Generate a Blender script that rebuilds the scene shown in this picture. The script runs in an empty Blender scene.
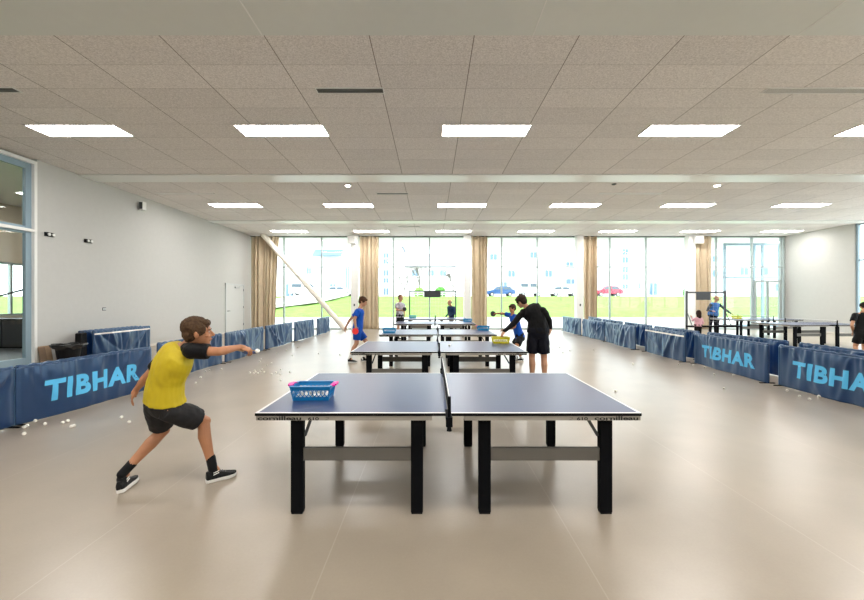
import bpy, bmesh, math, random
from mathutils import Vector, Matrix, noise, Quaternion
random.seed(7)
SC = bpy.context.scene
COL = SC.collection
PI = math.pi
V = Vector
F = 391.0            # focal length in pixels of the 864x600 picture
EYE = 1.56           # eye height

def at(px, py, d):   # photo position at distance d -> place in the hall
    return V(((px - 432) * d / F, d, EYE - (py - 300) * d / F))
def on_floor(px, py, z=0.0):
    return at(px, py, F * (EYE - z) / (py - 300))

# ------------------------------------------------------------------ materials
MATS = {}
def mat(name, col, rough=0.5, metal=0.0, spec=0.5, noise_amt=0.0, noise_scale=8.0, bump=0.0, bump_scale=40.0, emit=None, sheen=0.0, transl=0.0, coat=0.0):
    if name in MATS: return MATS[name]
    m = bpy.data.materials.new(name); m.use_nodes = True
    nt = m.node_tree; b = nt.nodes['Principled BSDF']
    b.inputs['Base Color'].default_value = (*col, 1)
    b.inputs['Roughness'].default_value = rough
    b.inputs['Metallic'].default_value = metal
    b.inputs['Specular IOR Level'].default_value = spec
    if sheen:
        b.inputs['Sheen Weight'].default_value = sheen; b.inputs['Sheen Roughness'].default_value = 0.3; b.inputs['Sheen Tint'].default_value = (0.35, 0.68, 1.0, 1)
    if name == 'navy_cloth': b.inputs['Specular Tint'].default_value = (0.45, 0.75, 1.0, 1)
    if coat: b.inputs['Coat Weight'].default_value = coat; b.inputs['Coat Roughness'].default_value = 0.3 if name == 'navy_cloth' else 0.05
    tc = nt.nodes.new('ShaderNodeTexCoord')
    if noise_amt:
        n = nt.nodes.new('ShaderNodeTexNoise'); n.inputs['Scale'].default_value = noise_scale; n.inputs['Detail'].default_value = 6
        nt.links.new(tc.outputs['Object'], n.inputs['Vector'])
        r = nt.nodes.new('ShaderNodeValToRGB')
        r.color_ramp.elements[0].position = 0.3; r.color_ramp.elements[1].position = 0.7
        r.color_ramp.elements[0].color = (*[max(0, c * (1 - noise_amt)) for c in col], 1)
        r.color_ramp.elements[1].color = (*[min(1, c * (1 + noise_amt)) for c in col], 1)
        nt.links.new(n.outputs['Fac'], r.inputs['Fac']); nt.links.new(r.outputs['Color'], b.inputs['Base Color'])
    if bump:
        n2 = nt.nodes.new('ShaderNodeTexNoise'); n2.inputs['Scale'].default_value = bump_scale; n2.inputs['Detail'].default_value = 4
        nt.links.new(tc.outputs['Object'], n2.inputs['Vector'])
        bp = nt.nodes.new('ShaderNodeBump'); bp.inputs['Strength'].default_value = bump; bp.inputs['Distance'].default_value = 0.01
        nt.links.new(n2.outputs['Fac'], bp.inputs['Height']); nt.links.new(bp.outputs['Normal'], b.inputs['Normal'])
    if emit:
        b.inputs['Emission Color'].default_value = (*emit[0], 1); b.inputs['Emission Strength'].default_value = emit[1]
    if transl:
        t = nt.nodes.new('ShaderNodeBsdfTranslucent'); t.inputs['Color'].default_value = (0.05, 0.24, 0.62, 1) if name == 'navy_cloth' else (*[min(1, c * 1.6) for c in col], 1)
        mx = nt.nodes.new('ShaderNodeMixShader'); mx.inputs['Fac'].default_value = transl
        nt.links.new(b.outputs[0], mx.inputs[1]); nt.links.new(t.outputs[0], mx.inputs[2])
        nt.links.new(mx.outputs[0], nt.nodes['Material Output'].inputs['Surface'])
    MATS[name] = m
    return m

def glass_mat(name, tint=(1, 1, 1), refl=1.0):
    m = bpy.data.materials.new(name); m.use_nodes = True; nt = m.node_tree; nt.nodes.clear()
    out = nt.nodes.new('ShaderNodeOutputMaterial'); tr = nt.nodes.new('ShaderNodeBsdfTransparent'); gl = nt.nodes.new('ShaderNodeBsdfGlossy')
    fr = nt.nodes.new('ShaderNodeFresnel'); mx = nt.nodes.new('ShaderNodeMixShader')
    tr.inputs['Color'].default_value = (*tint, 1); gl.inputs['Roughness'].default_value = 0.0
    fr.inputs['IOR'].default_value = 1.45
    geo = nt.nodes.new('ShaderNodeNewGeometry')
    # same index on both faces of the pane
    ml = nt.nodes.new('ShaderNodeMath'); ml.operation = 'MULTIPLY'
    sb = nt.nodes.new('ShaderNodeMath'); sb.operation = 'SUBTRACT'; sb.inputs[0].default_value = 1.0
    nt.links.new(geo.outputs['Backfacing'], sb.inputs[1]); nt.links.new(fr.outputs[0], ml.inputs[0]); nt.links.new(sb.outputs[0], ml.inputs[1])
    m2 = nt.nodes.new('ShaderNodeMath'); m2.operation = 'MULTIPLY'; m2.inputs[1].default_value = refl
    nt.links.new(ml.outputs[0], m2.inputs[0])
    nt.links.new(m2.outputs[0], mx.inputs['Fac']); nt.links.new(tr.outputs[0], mx.inputs[1]); nt.links.new(gl.outputs[0], mx.inputs[2])
    nt.links.new(mx.outputs[0], out.inputs['Surface'])
    return m

def math_node(nt, op, a, b=None, c=None):
    n = nt.nodes.new('ShaderNodeMath'); n.operation = op
    for i, v in enumerate((a, b, c)):
        if v is None: continue
        if isinstance(v, (int, float)): n.inputs[i].default_value = v
        else: nt.links.new(v, n.inputs[i])
    return n.outputs[0]

def ceiling_mat():
    m = bpy.data.materials.new('wood_wool_tiles'); m.use_nodes = True; nt = m.node_tree; b = nt.nodes['Principled BSDF']
    b.inputs['Roughness'].default_value = 0.85; b.inputs['Specular IOR Level'].default_value = 0.3
    g = nt.nodes.new('ShaderNodeNewGeometry'); sp = nt.nodes.new('ShaderNodeSeparateXYZ'); nt.links.new(g.outputs['Position'], sp.inputs[0])
    def seam(v, off, step, w):
        s = math_node(nt, 'DIVIDE', math_node(nt, 'SUBTRACT', v, off), step)
        f = math_node(nt, 'FRACT', s)
        dd = math_node(nt, 'ABSOLUTE', math_node(nt, 'SUBTRACT', f, 0.5))
        return math_node(nt, 'GREATER_THAN', dd, 0.5 - w / step)
    sx = seam(sp.outputs['X'], 0.54, 1.343, 0.006); sy = seam(sp.outputs['Y'], 7.51, 0.63, 0.0035)
    n = nt.nodes.new('ShaderNodeTexNoise'); n.inputs['Scale'].default_value = 45; n.inputs['Detail'].default_value = 5; n.inputs['Roughness'].default_value = 0.75
    nt.links.new(g.outputs['Position'], n.inputs['Vector'])
    # tile to tile variation
    cx = math_node(nt, 'FLOOR', math_node(nt, 'DIVIDE', math_node(nt, 'SUBTRACT', sp.outputs['X'], 0.54), 1.343))
    cy = math_node(nt, 'FLOOR', math_node(nt, 'DIVIDE', math_node(nt, 'SUBTRACT', sp.outputs['Y'], 7.51), 0.63))
    cb = nt.nodes.new('ShaderNodeCombineXYZ'); nt.links.new(cx, cb.inputs[0]); nt.links.new(cy, cb.inputs[1])
    wn = nt.nodes.new('ShaderNodeTexWhiteNoise'); nt.links.new(cb.outputs[0], wn.inputs['Vector'])
    r = nt.nodes.new('ShaderNodeValToRGB')
    r.color_ramp.elements[0].position = 0.36; r.color_ramp.elements[1].position = 0.66
    r.color_ramp.elements[0].color = (0.62, 0.59, 0.565, 1); r.color_ramp.elements[1].color = (0.96, 0.925, 0.90, 1)
    nt.links.new(n.outputs['Fac'], r.inputs['Fac'])
    hv = nt.nodes.new('ShaderNodeHueSaturation'); nt.links.new(r.outputs[0], hv.inputs['Color'])
    nt.links.new(math_node(nt, 'ADD', math_node(nt, 'MULTIPLY', wn.outputs['Value'], 0.09), 0.955), hv.inputs['Value'])
    mx = nt.nodes.new('ShaderNodeMixRGB'); mx.inputs[2].default_value = (0.24, 0.21, 0.18, 1)
    nt.links.new(math_node(nt, 'MAXIMUM', sx, math_node(nt, 'MULTIPLY', sy, 0.6)), mx.inputs[0]); nt.links.new(hv.outputs[0], mx.inputs[1])
    nt.links.new(mx.outputs[0], b.inputs['Base Color'])
    bp = nt.nodes.new('ShaderNodeBump'); bp.inputs['Strength'].default_value = 0.25; bp.inputs['Distance'].default_value = 0.006
    nt.links.new(n.outputs['Fac'], bp.inputs['Height']); nt.links.new(bp.outputs['Normal'], b.inputs['Normal'])
    return m

def floor_mat():
    m = bpy.data.materials.new('sports_vinyl'); m.use_nodes = True; nt = m.node_tree; b = nt.nodes['Principled BSDF']
    g = nt.nodes.new('ShaderNodeNewGeometry'); sp = nt.nodes.new('ShaderNodeSeparateXYZ'); nt.links.new(g.outputs['Position'], sp.inputs[0])
    f = math_node(nt, 'FRACT', math_node(nt, 'DIVIDE', math_node(nt, 'SUBTRACT', sp.outputs['X'], -0.63), 1.55))
    seam = math_node(nt, 'GREATER_THAN', math_node(nt, 'ABSOLUTE', math_node(nt, 'SUBTRACT', f, 0.5)), 0.4975)
    n = nt.nodes.new('ShaderNodeTexNoise'); n.inputs['Scale'].default_value = 1.3; n.inputs['Detail'].default_value = 7; nt.links.new(g.outputs['Position'], n.inputs['Vector'])
    n2 = nt.nodes.new('ShaderNodeTexNoise'); n2.inputs['Scale'].default_value = 60; nt.links.new(g.outputs['Position'], n2.inputs['Vector'])
    r = nt.nodes.new('ShaderNodeValToRGB')
    r.color_ramp.elements[0].color = (0.30, 0.252, 0.196, 1); r.color_ramp.elements[1].color = (0.37, 0.312, 0.245, 1)
    r.color_ramp.elements[0].position = 0.3; r.color_ramp.elements[1].position = 0.7
    nt.links.new(math_node(nt, 'ADD', math_node(nt, 'MULTIPLY', n.outputs['Fac'], 0.8), math_node(nt, 'MULTIPLY', n2.outputs['Fac'], 0.2)), r.inputs['Fac'])
    mx = nt.nodes.new('ShaderNodeMixRGB'); mx.inputs[2].default_value = (0.5, 0.45, 0.39, 1)
    nt.links.new(math_node(nt, 'MULTIPLY', seam, 0.35), mx.inputs[0]); nt.links.new(r.outputs[0], mx.inputs[1]); nt.links.new(mx.outputs[0], b.inputs['Base Color'])
    b.inputs['Roughness'].default_value = 0.29
    b.inputs['Specular IOR Level'].default_value = 1.0
    return m

M_PLASTER = mat('white_plaster', (0.53, 0.525, 0.508), 0.75, noise_amt=0.015, bump=0.04, bump_scale=60)
M_SOFFIT = mat('smooth_soffit', (0.70, 0.725, 0.69), 0.35, spec=0.6, noise_amt=0.01)
M_BEAM = mat('white_beam', (0.82, 0.84, 0.81), 0.3, spec=0.6)
M_WHITE = mat('white_paint', (0.82, 0.82, 0.80), 0.4)
M_ALU = mat('light_aluminium', (0.40, 0.46, 0.46), 0.4, metal=0.1)
M_BLUEALU = mat('blue_grey_frame', (0.26, 0.36, 0.43), 0.4)
M_BLACK = mat('black_plastic', (0.006, 0.006, 0.007), 0.5, spec=0.15)
M_BLACKMET = mat('black_steel', (0.004, 0.0045, 0.006), 0.6, spec=0.06)
M_DARK = mat('dark_grey', (0.05, 0.055, 0.06), 0.5)
M_CURTAIN = mat('beige_curtain', (0.60, 0.49, 0.345), 0.85, noise_amt=0.06, noise_scale=3, transl=0.04)
M_GLASS = glass_mat('window_glass', (0.97, 1.0, 0.99))
M_NAVY = mat('navy_cloth', (0.0035, 0.024, 0.098), 0.34, spec=0.9, noise_amt=0.05, noise_scale=90, transl=0.2, sheen=0.9, coat=0.5)
M_LOGO = mat('sky_blue_print', (0.09, 0.50, 0.86), 0.5)
M_TUBE = mat('navy_tube', (0.03, 0.07, 0.16), 0.4)
M_STEEL = mat('brushed_steel', (0.55, 0.56, 0.57), 0.35, metal=0.8)
M_TOP = mat('blue_table_top', (0.016, 0.036, 0.125), 0.33, spec=0.9, noise_amt=0.03, noise_scale=5)
M_LINE = mat('white_line', (0.8, 0.8, 0.8), 0.5)
M_EDGE = mat('black_edge', (0.005, 0.005, 0.006), 0.6, spec=0.1)
M_APRON = mat('greige_apron', (0.34, 0.315, 0.28), 0.45, noise_amt=0.02)
M_STRETCH = mat('grey_stretcher', (0.13, 0.122, 0.108), 0.5)
M_INK = mat('black_ink', (0.012, 0.012, 0.012), 0.6)
M_GREYINK = mat('grey_ink', (0.22, 0.20, 0.18), 0.6)
M_NET = mat('net_cord', (0.025, 0.027, 0.03), 0.7)
M_BALL = mat('white_ball', (0.88, 0.86, 0.80), 0.45)
M_BLUEB = mat('blue_basket_plastic', (0.005, 0.20, 0.50), 0.35)
M_CYANB = mat('sky_basket_plastic', (0.02, 0.30, 0.58), 0.35)
M_YELB = mat('yellow_basket_plastic', (0.72, 0.66, 0.01), 0.35)
M_PINK = mat('magenta_handle', (0.85, 0.01, 0.32), 0.4)
M_LAMP = mat('lamp_diffuser', (0.9, 0.9, 0.88), 0.5, emit=((1.0, 0.965, 0.925), 26.0))
M_SKIN = mat('skin_tan', (0.44, 0.195, 0.095), 0.5, noise_amt=0.06, noise_scale=14)
M_SKIN2 = mat('skin_fair', (0.52, 0.27, 0.16), 0.5, noise_amt=0.05, noise_scale=14)
M_EYE = mat('eye_white', (0.5, 0.46, 0.42), 0.3)
M_IRIS = mat('iris', (0.03, 0.02, 0.012), 0.2)
M_LIP = mat('lip', (0.45, 0.15, 0.10), 0.5)

# ------------------------------------------------------------------ mesh helpers
def link(name, me, m, parent=None, smooth=False):
    o = bpy.data.objects.new(name, me); COL.objects.link(o)
    ms = m if isinstance(m, (list, tuple)) else [m]
    for x in ms: o.data.materials.append(x)
    if smooth:
        for p in me.polygons: p.use_smooth = True
    if parent: o.parent = parent
    return o
def done(name, bm, m, parent=None, smooth=False, bevel=0.0):
    bmesh.ops.recalc_face_normals(bm, faces=bm.faces)
    me = bpy.data.meshes.new(name); bm.to_mesh(me); bm.free()
    o = link(name, me, m, parent, smooth)
    if bevel:
        b = o.modifiers.new('bevel', 'BEVEL'); b.width = bevel; b.segments = 2; b.limit_method = 'ANGLE'
    return o
def NB(): return bmesh.new()
def box(bm, x0, x1, y0, y1, z0, z1, mi=0, M=None):
    vs = [bm.verts.new(V((x, y, z))) for x in (x0, x1) for y in (y0, y1) for z in (z0, z1)]
    if M is not None:
        for v in vs: v.co = M @ v.co
    for q in ((0, 1, 3, 2), (4, 6, 7, 5), (0, 4, 5, 1), (2, 3, 7, 6), (0, 2, 6, 4), (1, 5, 7, 3)):
        f = bm.faces.new([vs[i] for i in q]); f.material_index = mi
def frame_of(d):
    d = d.normalized(); up = V((0, 0, 1)) if abs(d.z) < 0.95 else V((1, 0, 0))
    a = d.cross(up).normalized(); return a, d.cross(a).normalized()
def ring(bm, c, a, b, ra, rb, n):
    return [bm.verts.new(c + a * (ra * math.cos(2 * PI * i / n)) + b * (rb * math.sin(2 * PI * i / n))) for i in range(n)]
def loft(bm, st, n=12):      # st: (centre, axis, axis, radius, radius)
    rs = [ring(bm, *s, n) for s in st]
    for r0, r1 in zip(rs, rs[1:]):
        for i in range(n): bm.faces.new((r0[i], r0[(i + 1) % n], r1[(i + 1) % n], r1[i]))
    bm.faces.new(rs[0]); bm.faces.new(rs[-1][::-1])
def tube(bm, p, q, r, r2=None, n=8):
    a, b = frame_of(q - p); r2 = r if r2 is None else r2
    loft(bm, [(p, a, b, r, r), (q, a, b, r2, r2)], n)
def bar(bm, p, q, w, h):     # rectangular bar between two points
    d = (q - p); L = d.length; d.normalize()
    up = V((0, 0, 1)) if abs(d.z) < 0.95 else V((0, 1, 0))
    s = d.cross(up).normalized(); u = s.cross(d)
    M = Matrix.Translation(p) @ Matrix((s, d, u)).transposed().to_4x4()
    box(bm, -w / 2, w / 2, 0, L, -h / 2, h / 2, M=M)
def pipe(bm, pts, r, n=8):
    for p, q in zip(pts, pts[1:]): tube(bm, V(p), V(q), r, n=n)
    for p in pts[1:-1]: ball(bm, V(p), r, 1)
def ball(bm, c, r, sub=2):
    bmesh.ops.create_icosphere(bm, subdivisions=sub, radius=r, matrix=Matrix.Translation(c))
def ellipsoid(bm, c, ax, ay, az, rx, ry, rz, n=2):
    M = Matrix.Translation(c) @ Matrix((ax * rx, ay * ry, az * rz)).transposed().to_4x4()
    bmesh.ops.create_icosphere(bm, subdivisions=n, radius=1.0, matrix=M)
def capsule(bm, p, q, r1, r2, n=12, mid=None):   # tapered; mid = (t, radius, offset vector)
    d = q - p; a, b = frame_of(d); u = d.normalized()
    st = [(p - u * r1 * k, a, b, r1 * math.sqrt(max(0.02, 1 - k * k)), r1 * math.sqrt(max(0.02, 1 - k * k))) for k in (0.97, 0.7, 0.35)]
    st.append((p, a, b, r1, r1))
    if mid:
        for t, r, o in mid: st.append((p.lerp(q, t) + o, a, b, r, r))
    st.append((q, a, b, r2, r2))
    st += [(q + u * r2 * k, a, b, r2 * math.sqrt(max(0.02, 1 - k * k)), r2 * math.sqrt(max(0.02, 1 - k * k))) for k in (0.35, 0.7, 0.97)]
    loft(bm, st, n)

def empty(name, loc=(0, 0, 0), rz=0.0):
    o = bpy.data.objects.new(name, None); COL.objects.link(o); o.location = loc; o.rotation_euler = (0, 0, rz); o.empty_display_size = 0.2
    return o
def tag(o, label, cat, group=None):
    o['label'] = label; o['category'] = cat
    if group: o['group'] = group
    return o
def struct(o): o['kind'] = 'structure'; return o
def sbox(name, x0, x1, y0, y1, z0, z1, m, parent=None):
    bm = NB(); box(bm, x0, x1, y0, y1, z0, z1); o = done(name, bm, m, parent)
    if parent is None: struct(o)
    return o
def copy_tree(o, parent=None):
    c = o.copy(); COL.objects.link(c)
    if parent: c.parent = parent
    for ch in list(o.children): copy_tree(ch, c)
    return c

def text_mesh(s, height, width, offset=0.0, depth=0.001, shear=0.0, space=1.0):
    cu = bpy.data.curves.new('lettering', 'FONT'); cu.body = s; cu.offset = offset; cu.extrude = 0.0; cu.resolution_u = 4; cu.shear = shear; cu.space_character = space
    o = bpy.data.objects.new('lettering', cu); COL.objects.link(o)
    dg = bpy.context.evaluated_depsgraph_get(); dg.update()
    me = bpy.data.meshes.new_from_object(o.evaluated_get(dg))
    bpy.data.objects.remove(o); bpy.data.curves.remove(cu)
    bm = NB(); bm.from_mesh(me); bpy.data.meshes.remove(me)
    x0 = min(v.co.x for v in bm.verts); x1 = max(v.co.x for v in bm.verts); y0 = min(v.co.y for v in bm.verts); y1 = max(v.co.y for v in bm.verts)
    for v in bm.verts:
        v.co = V(((v.co.x - x0) / (x1 - x0) * width, 0, (v.co.y - y0) / (y1 - y0) * height))
    return bm   # in the local x-z plane, facing -y

# ------------------------------------------------------------------ the hall
XL, XR, YB, YF, H = -9.5, 18.7, 20.6, -5.0, 4.94
sbox('floor', XL - 0.2, XR + 0.2, YF - 0.2, YB + 0.3, -0.15, 0.0, floor_mat())
sbox('ceiling', XL - 0.2, XR + 0.2, 4.95, YB + 0.35, H, H + 0.15, ceiling_mat())
sbox('ceiling_plaster', XL - 0.2, XR + 0.2, YF - 0.2, 4.95, H - 0.03, H + 0.15, M_SOFFIT)
bm = NB()
for x in (-2.15 - 3.38, -2.15, 1.28, 4.63, 8.0): box(bm, x - 0.006, x + 0.006, YF, 4.94, H - 0.034, H - 0.0302)
struct(done('trim_1', bm, M_WHITE))
for i, (a, b) in enumerate(((10.49, 11.1), (16.55, 17.1))):
    sbox('ceiling_beam' if i == 0 else 'ceiling_beam.001', XL, XR, a, b, H - 0.035, H + 0.01, M_BEAM)
# left wall with a glazed opening and a doorless plain run
LW0 = 9.4
sbox('wall_left', XL - 0.2, XL, LW0, YB + 0.3, 0, H, M_PLASTER)
sbox('wall_left.001', XL - 0.2, XL, YF - 0.2, 4.0, 0, H, M_PLASTER)
RW = 17.3
sbox('wall_right', XR, XR + 0.2, RW, YB + 0.3, 0, H, M_PLASTER)

def glazed(name, pts, z0, z1, mull, trans, mf, w=0.08, dpt=0.10):
    """glazing along the straight line pts[0]->pts[1]; mull = distances of uprights, trans = heights of rails"""
    p, q = V(pts[0]), V(pts[1]); L = (q - p).length; ang = math.atan2(q.y - p.y, q.x - p.x)
    e = struct(empty(name, (p.x, p.y, 0), ang))
    bm = NB()
    for a in mull: box(bm, a - w / 2, a + w / 2, -dpt / 2, dpt / 2, z0, z1)
    for z in (z0 + w / 2, z1 - w / 2): box(bm, 0.003, L - 0.003, -dpt / 2 + 0.003, dpt / 2 - 0.003, z - w / 2 + 0.002, z + w / 2 - 0.002)
    for z in trans: box(bm, 0, L, -dpt / 2 + 0.005, dpt / 2 - 0.005, z - w * 0.45, z + w * 0.45)
    done('window_frame', bm, mf, e)
    edges = sorted(set([0.0] + list(mull) + [L]))
    zs = [z0] + list(trans) + [z1]
    for a, b in zip(edges, edges[1:]):
        if b - a < 0.2: continue
        for za, zb in zip(zs, zs[1:]):
            bm = NB(); box(bm, a + w / 2, b - w / 2, -0.006, 0.006, za + w * 0.4, zb - w * 0.4)
            done('glass_pane', bm, M_GLASS, e)
    return e

GY = 20.75; TR = 3.31
colx = [-4.03, 1.84, 7.69, 13.5]
wins = [(XL, colx[0], (-7.85, -5.85)), (colx[0], colx[1], (-2.05, -0.13)), (colx[1], colx[2], (3.69, 5.58)), (colx[2], colx[3], (9.43, 11.35)), (colx[3], XR, (15.07, 16.96, 18.5))]
for i, (a, b, m) in enumerate(wins):
    glazed('window_%d' % (i + 1), ((a, GY, 0), (b, GY, 0)), 0.0, H, [x - a for x in m] + [0.04, b - a - 0.04], [TR], M_ALU, w=0.075)
for i, x in enumerate(colx):
    bm = NB(); box(bm, x - 0.18, x + 0.18, 20.28, 20.62, 0, H)
    o = done('column' if i == 0 else 'column.%03d' % i, bm, M_WHITE, bevel=0.01); struct(o)
sbox('trim_2', XL, XR, 20.66, 20.84, H - 0.07, H, mat('dark_green_grey', (0.25, 0.29, 0.27), 0.5))
# right glazing, extended past the camera to brighten the front ceiling
glazed('window_6', ((XR + 0.1, YF, 0), (XR + 0.1, RW, 0)), 0, H, [0.05] + [1.86 * k for k in range(1, 12)] + [RW - YF - 0.05], [TR], M_BLUEALU, w=0.09)
sbox('wall_rear', XL - 0.2, XR + 0.2, YF - 0.2, YF, 0, H, M_PLASTER)
# left glazing with its deep frame and the room behind
glazed('window_7', ((XL - 0.1, 4.0, 0), (XL - 0.1, LW0, 0)), 0.0, 4.86, [0.1, 1.8, 3.5, 5.3], [3.22], M_BLUEALU, w=0.2, dpt=0.08)
bm = NB(); box(bm, XL - 0.06, XL + 0.015, LW0 - 0.07, LW0 - 0.001, 0, 4.88); box(bm, XL - 0.06, XL + 0.015, 4.0, LW0 - 0.07, 4.80, 4.88); box(bm, XL - 0.06, XL + 0.012, 4.0, LW0 - 0.07, 3.18, 3.245)
struct(done('trim_3', bm, M_WHITE))
bm = NB(); box(bm, XL - 0.02, XL + 0.06, 4.0, LW0 + 0.05, 0, 0.02); struct(done('trim_4', bm, M_WHITE))
M_BEIGE = mat('beige_room_wall', (0.66, 0.57, 0.46), 0.8)
sbox('wall_corridor', -15.2, -15.0, 2, 12.9, 0, H, M_BEIGE)
sbox('wall_corridor.003', -15.2, -15.0, 15.1, 17, 0, H, M_BEIGE)
sbox('wall_corridor.004', -15.2, -15.0, 12.9, 15.1, 2.9, H, M_BEIGE)
sbox('wall_corridor.005', -15.2, -15.0, 12.9, 15.1, 0, 1.0, M_BEIGE)
glazed('window_10', ((-15.1, 12.9, 0), (-15.1, 15.1, 0)), 1.0, 2.9, [0.04, 1.1, 2.16], [], M_ALU, w=0.08)  # added opening: lets light in, stands in for a bright green reflection
sbox('wall_corridor.001', -15.2, XL - 0.2, 16.8, 17.0, 0, H, M_BEIGE)
sbox('wall_corridor.002', -15.2, XL - 0.2, 1.8, 2.0, 0, H, M_BEIGE)
sbox('floor_corridor', -15.2, XL - 0.2, 1.8, 17, -0.15, 0, M_DARK)
sbox('ceiling_corridor', -15.2, XL - 0.2, 1.8, 17, H, H + 0.15, M_WHITE)
bm = NB(); box(bm, -40, -15.5, 5, 40, -0.02, 0.02); struct(done('lawn.001', bm, mat('lawn_green', (0.135, 0.27, 0.03), 0.9, noise_amt=0.25, noise_scale=1.2, bump=0.3, bump_scale=30)))
# ---- flush double door on the left wall
e = struct(empty('door_1', (XL, 18.0, 0)))
bm = NB(); box(bm, 0.0, 0.03, 0.0, 1.62, 0, 2.27); done('door_leaf', bm, mat('door_paint', (0.60, 0.60, 0.59), 0.5), e, bevel=0.004)
bm = NB(); box(bm, 0, 0.045, -0.07, 0, 0, 2.34); box(bm, 0, 0.045, 1.62, 1.69, 0, 2.34); box(bm, 0, 0.045, -0.07, 1.69, 2.27, 2.34); done('door_frame', bm, mat('pale_door_frame', (0.55, 0.57, 0.57), 0.5), e)
bm = NB(); box(bm, 0.03, 0.09, 0.75, 1.15, 2.12, 2.2); bar(bm, V((0.09, 1.1, 2.2)), V((0.17, 1.35, 2.28)), 0.03, 0.02); done('door_closer', bm, M_STEEL, e)
bm = NB(); tube(bm, V((0.03, 0.1, 1.05)), V((0.09, 0.1, 1.05)), 0.012); tube(bm, V((0.085, 0.1, 1.05)), V((0.085, 0.24, 1.05)), 0.011); done('door_handle', bm, M_DARK, e)
for z in (0.3, 1.15, 2.0):
    bm = NB(); tube(bm, V((0.04, 1.62, z)), V((0.04, 1.62, z + 0.1)), 0.014); done('hinge', bm, M_DARK, e)
bm = NB(); box(bm, XL, XL + 0.012, LW0, 17.9, 0, 0.08); struct(done('baseboard_left', bm, mat('pale_skirting', (0.66, 0.62, 0.56), 0.5)))
bm = NB(); box(bm, XR - 0.012, XR, RW, YB, 0, 0.08); struct(done('baseboard_right', bm, MATS['pale_skirting']))

# ---- diagonal steel brace in front of the glazing
bm = NB(); p, q = at(260, 231, 20.15), at(347, 331.5, 20.15); tube(bm, p, q, 0.135, n=20)
o = done('bracing_tube', bm, mat('cream_steel', (0.80, 0.76, 0.68), 0.45), smooth=False); struct(o)

# ---- curtains
def curtain(x0, x1, label, y=20.42, taper=0.0, amp=0.2, seed=0):
    rnd = random.Random(seed); e = empty('curtain', ((x0 + x1) / 2, y, 0)); tag(e, label, 'curtain', 'beige curtains along the windows')
    w = x1 - x0; nx, nz = 130, 24; ph = [rnd.uniform(0, 6) for _ in range(5)]; folds = max(4, round(w / 0.2))
    bm = NB(); g = []
    z0, z1 = 0.03, H - 0.06
    for j in range(nz + 1):
        v = j / nz; row = []
        t = 1 - taper * (1 - v) ** 0.7
        for i in range(nx + 1):
            u = i / nx
            x = -w / 2 + w * u * t
            q = PI * folds * u + 0.6 * math.sin(7 * u + ph[0]) + 0.2 * math.sin(4 * v + ph[1]) + 0.35 * math.sin(19 * u + ph[3])
            yy = 0.06 - amp * (abs(math.sin(q)) ** 0.9) * (0.7 + 0.3 * math.sin(13 * u + ph[2]))
            x += 0.012 * math.sin(6 * v + 9 * u + ph[4]) * (1 - v)
            row.append(bm.verts.new((x, yy, z0 + (z1 - z0) * v)))
        g.append(row)
    for j in range(nz):
        for i in range(nx): bm.faces.new((g[j][i], g[j][i + 1], g[j + 1][i + 1], g[j + 1][i]))
    o = done('curtain_fabric', bm, M_CURTAIN, e, smooth=True)
    s = o.modifiers.new('thick', 'SOLIDIFY'); s.thickness = 0.004
    bm = NB(); box(bm, -w / 2 - 0.03, w / 2 + 0.03, -0.03, 0.03, H - 0.075, H - 0.045); done('curtain_rail', bm, M_DARK, e)
curtain(-9.45, -7.98, 'wide beige curtain in the corner behind the slanting white tube', taper=0.16, seed=1, y=20.45)
curtain(-3.80, -2.78, 'beige curtain hanging behind the player in blue with a red bat', seed=2, y=20.45)
curtain(2.06, 2.90, 'beige curtain right of the older man in the navy jacket', taper=0.03, seed=3, y=20.45)
curtain(7.90, 8.62, 'beige curtain above the farthest barriers on the right, beside the red car', seed=4, y=20.45)
curtain(13.72, 14.62, 'beige curtain behind the man in the blue vest', seed=5, y=20.45)

# ---- ceiling lights
def lamp_panel():
    e = empty('ceiling_light')
    bm = NB(); w, d = 1.74, 0.55
    for a in ((-w / 2, w / 2, -d / 2, -d / 2 + 0.025), (-w / 2, w / 2, d / 2 - 0.025, d / 2), (-w / 2, -w / 2 + 0.025, -d / 2 + 0.025, d / 2 - 0.025), (w / 2 - 0.025, w / 2, -d / 2 + 0.025, d / 2 - 0.025)):
        box(bm, *a, -0.014, 0.0)
    done('light_frame', bm, M_WHITE, e)
    bm = NB(); box(bm, -w / 2 + 0.025, w / 2 - 0.025, -d / 2 + 0.025, d / 2 - 0.025, -0.010, 0.0); done('diffuser', bm, M_LAMP, e)
    return e
proto = lamp_panel(); first = True
ordn = ['farthest left', 'second from left', 'third from left', 'fourth from left', 'fifth from left', 'sixth from left', 'seventh from left']
rows = [('nearest row', 7.79, range(-2, 3)), ('middle row', 13.95, range(-2, 5)), ('far row by the windows', 19.2, range(-2, 5))]
for rn, y, rg in rows:
    for k, i in enumerate(rg):
        x = 1.06 + 4.03 * i
        o = proto if first else copy_tree(proto)
        first = False
        o.location = (x, y, H); tag(o, 'white ceiling light, %s in the %s' % (ordn[k], rn), 'ceiling light', 'ceiling lights, ' + rn)
for x, y in ((-12.2, 8.5), (-12.2, 12.5)):  # lamps added to brighten the dark side room
    o = copy_tree(proto); o.location = (x, y, H); tag(o, 'ceiling light added to brighten the side room behind the left glass panel', 'ceiling light', 'added ceiling lights of the side room')
for i, yy in [(i, yy) for yy in (1.6, -3.0) for i in range(-2, 5)]:   # row over the camera, plus an extra one added behind it for light
    o = copy_tree(proto); o.location = (1.06 + 4.03 * i, yy, H - 0.03); tag(o, 'white rectangular ceiling light above or behind the camera, unseen, lighting the hall', 'ceiling light', 'ceiling lights above the camera')

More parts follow.
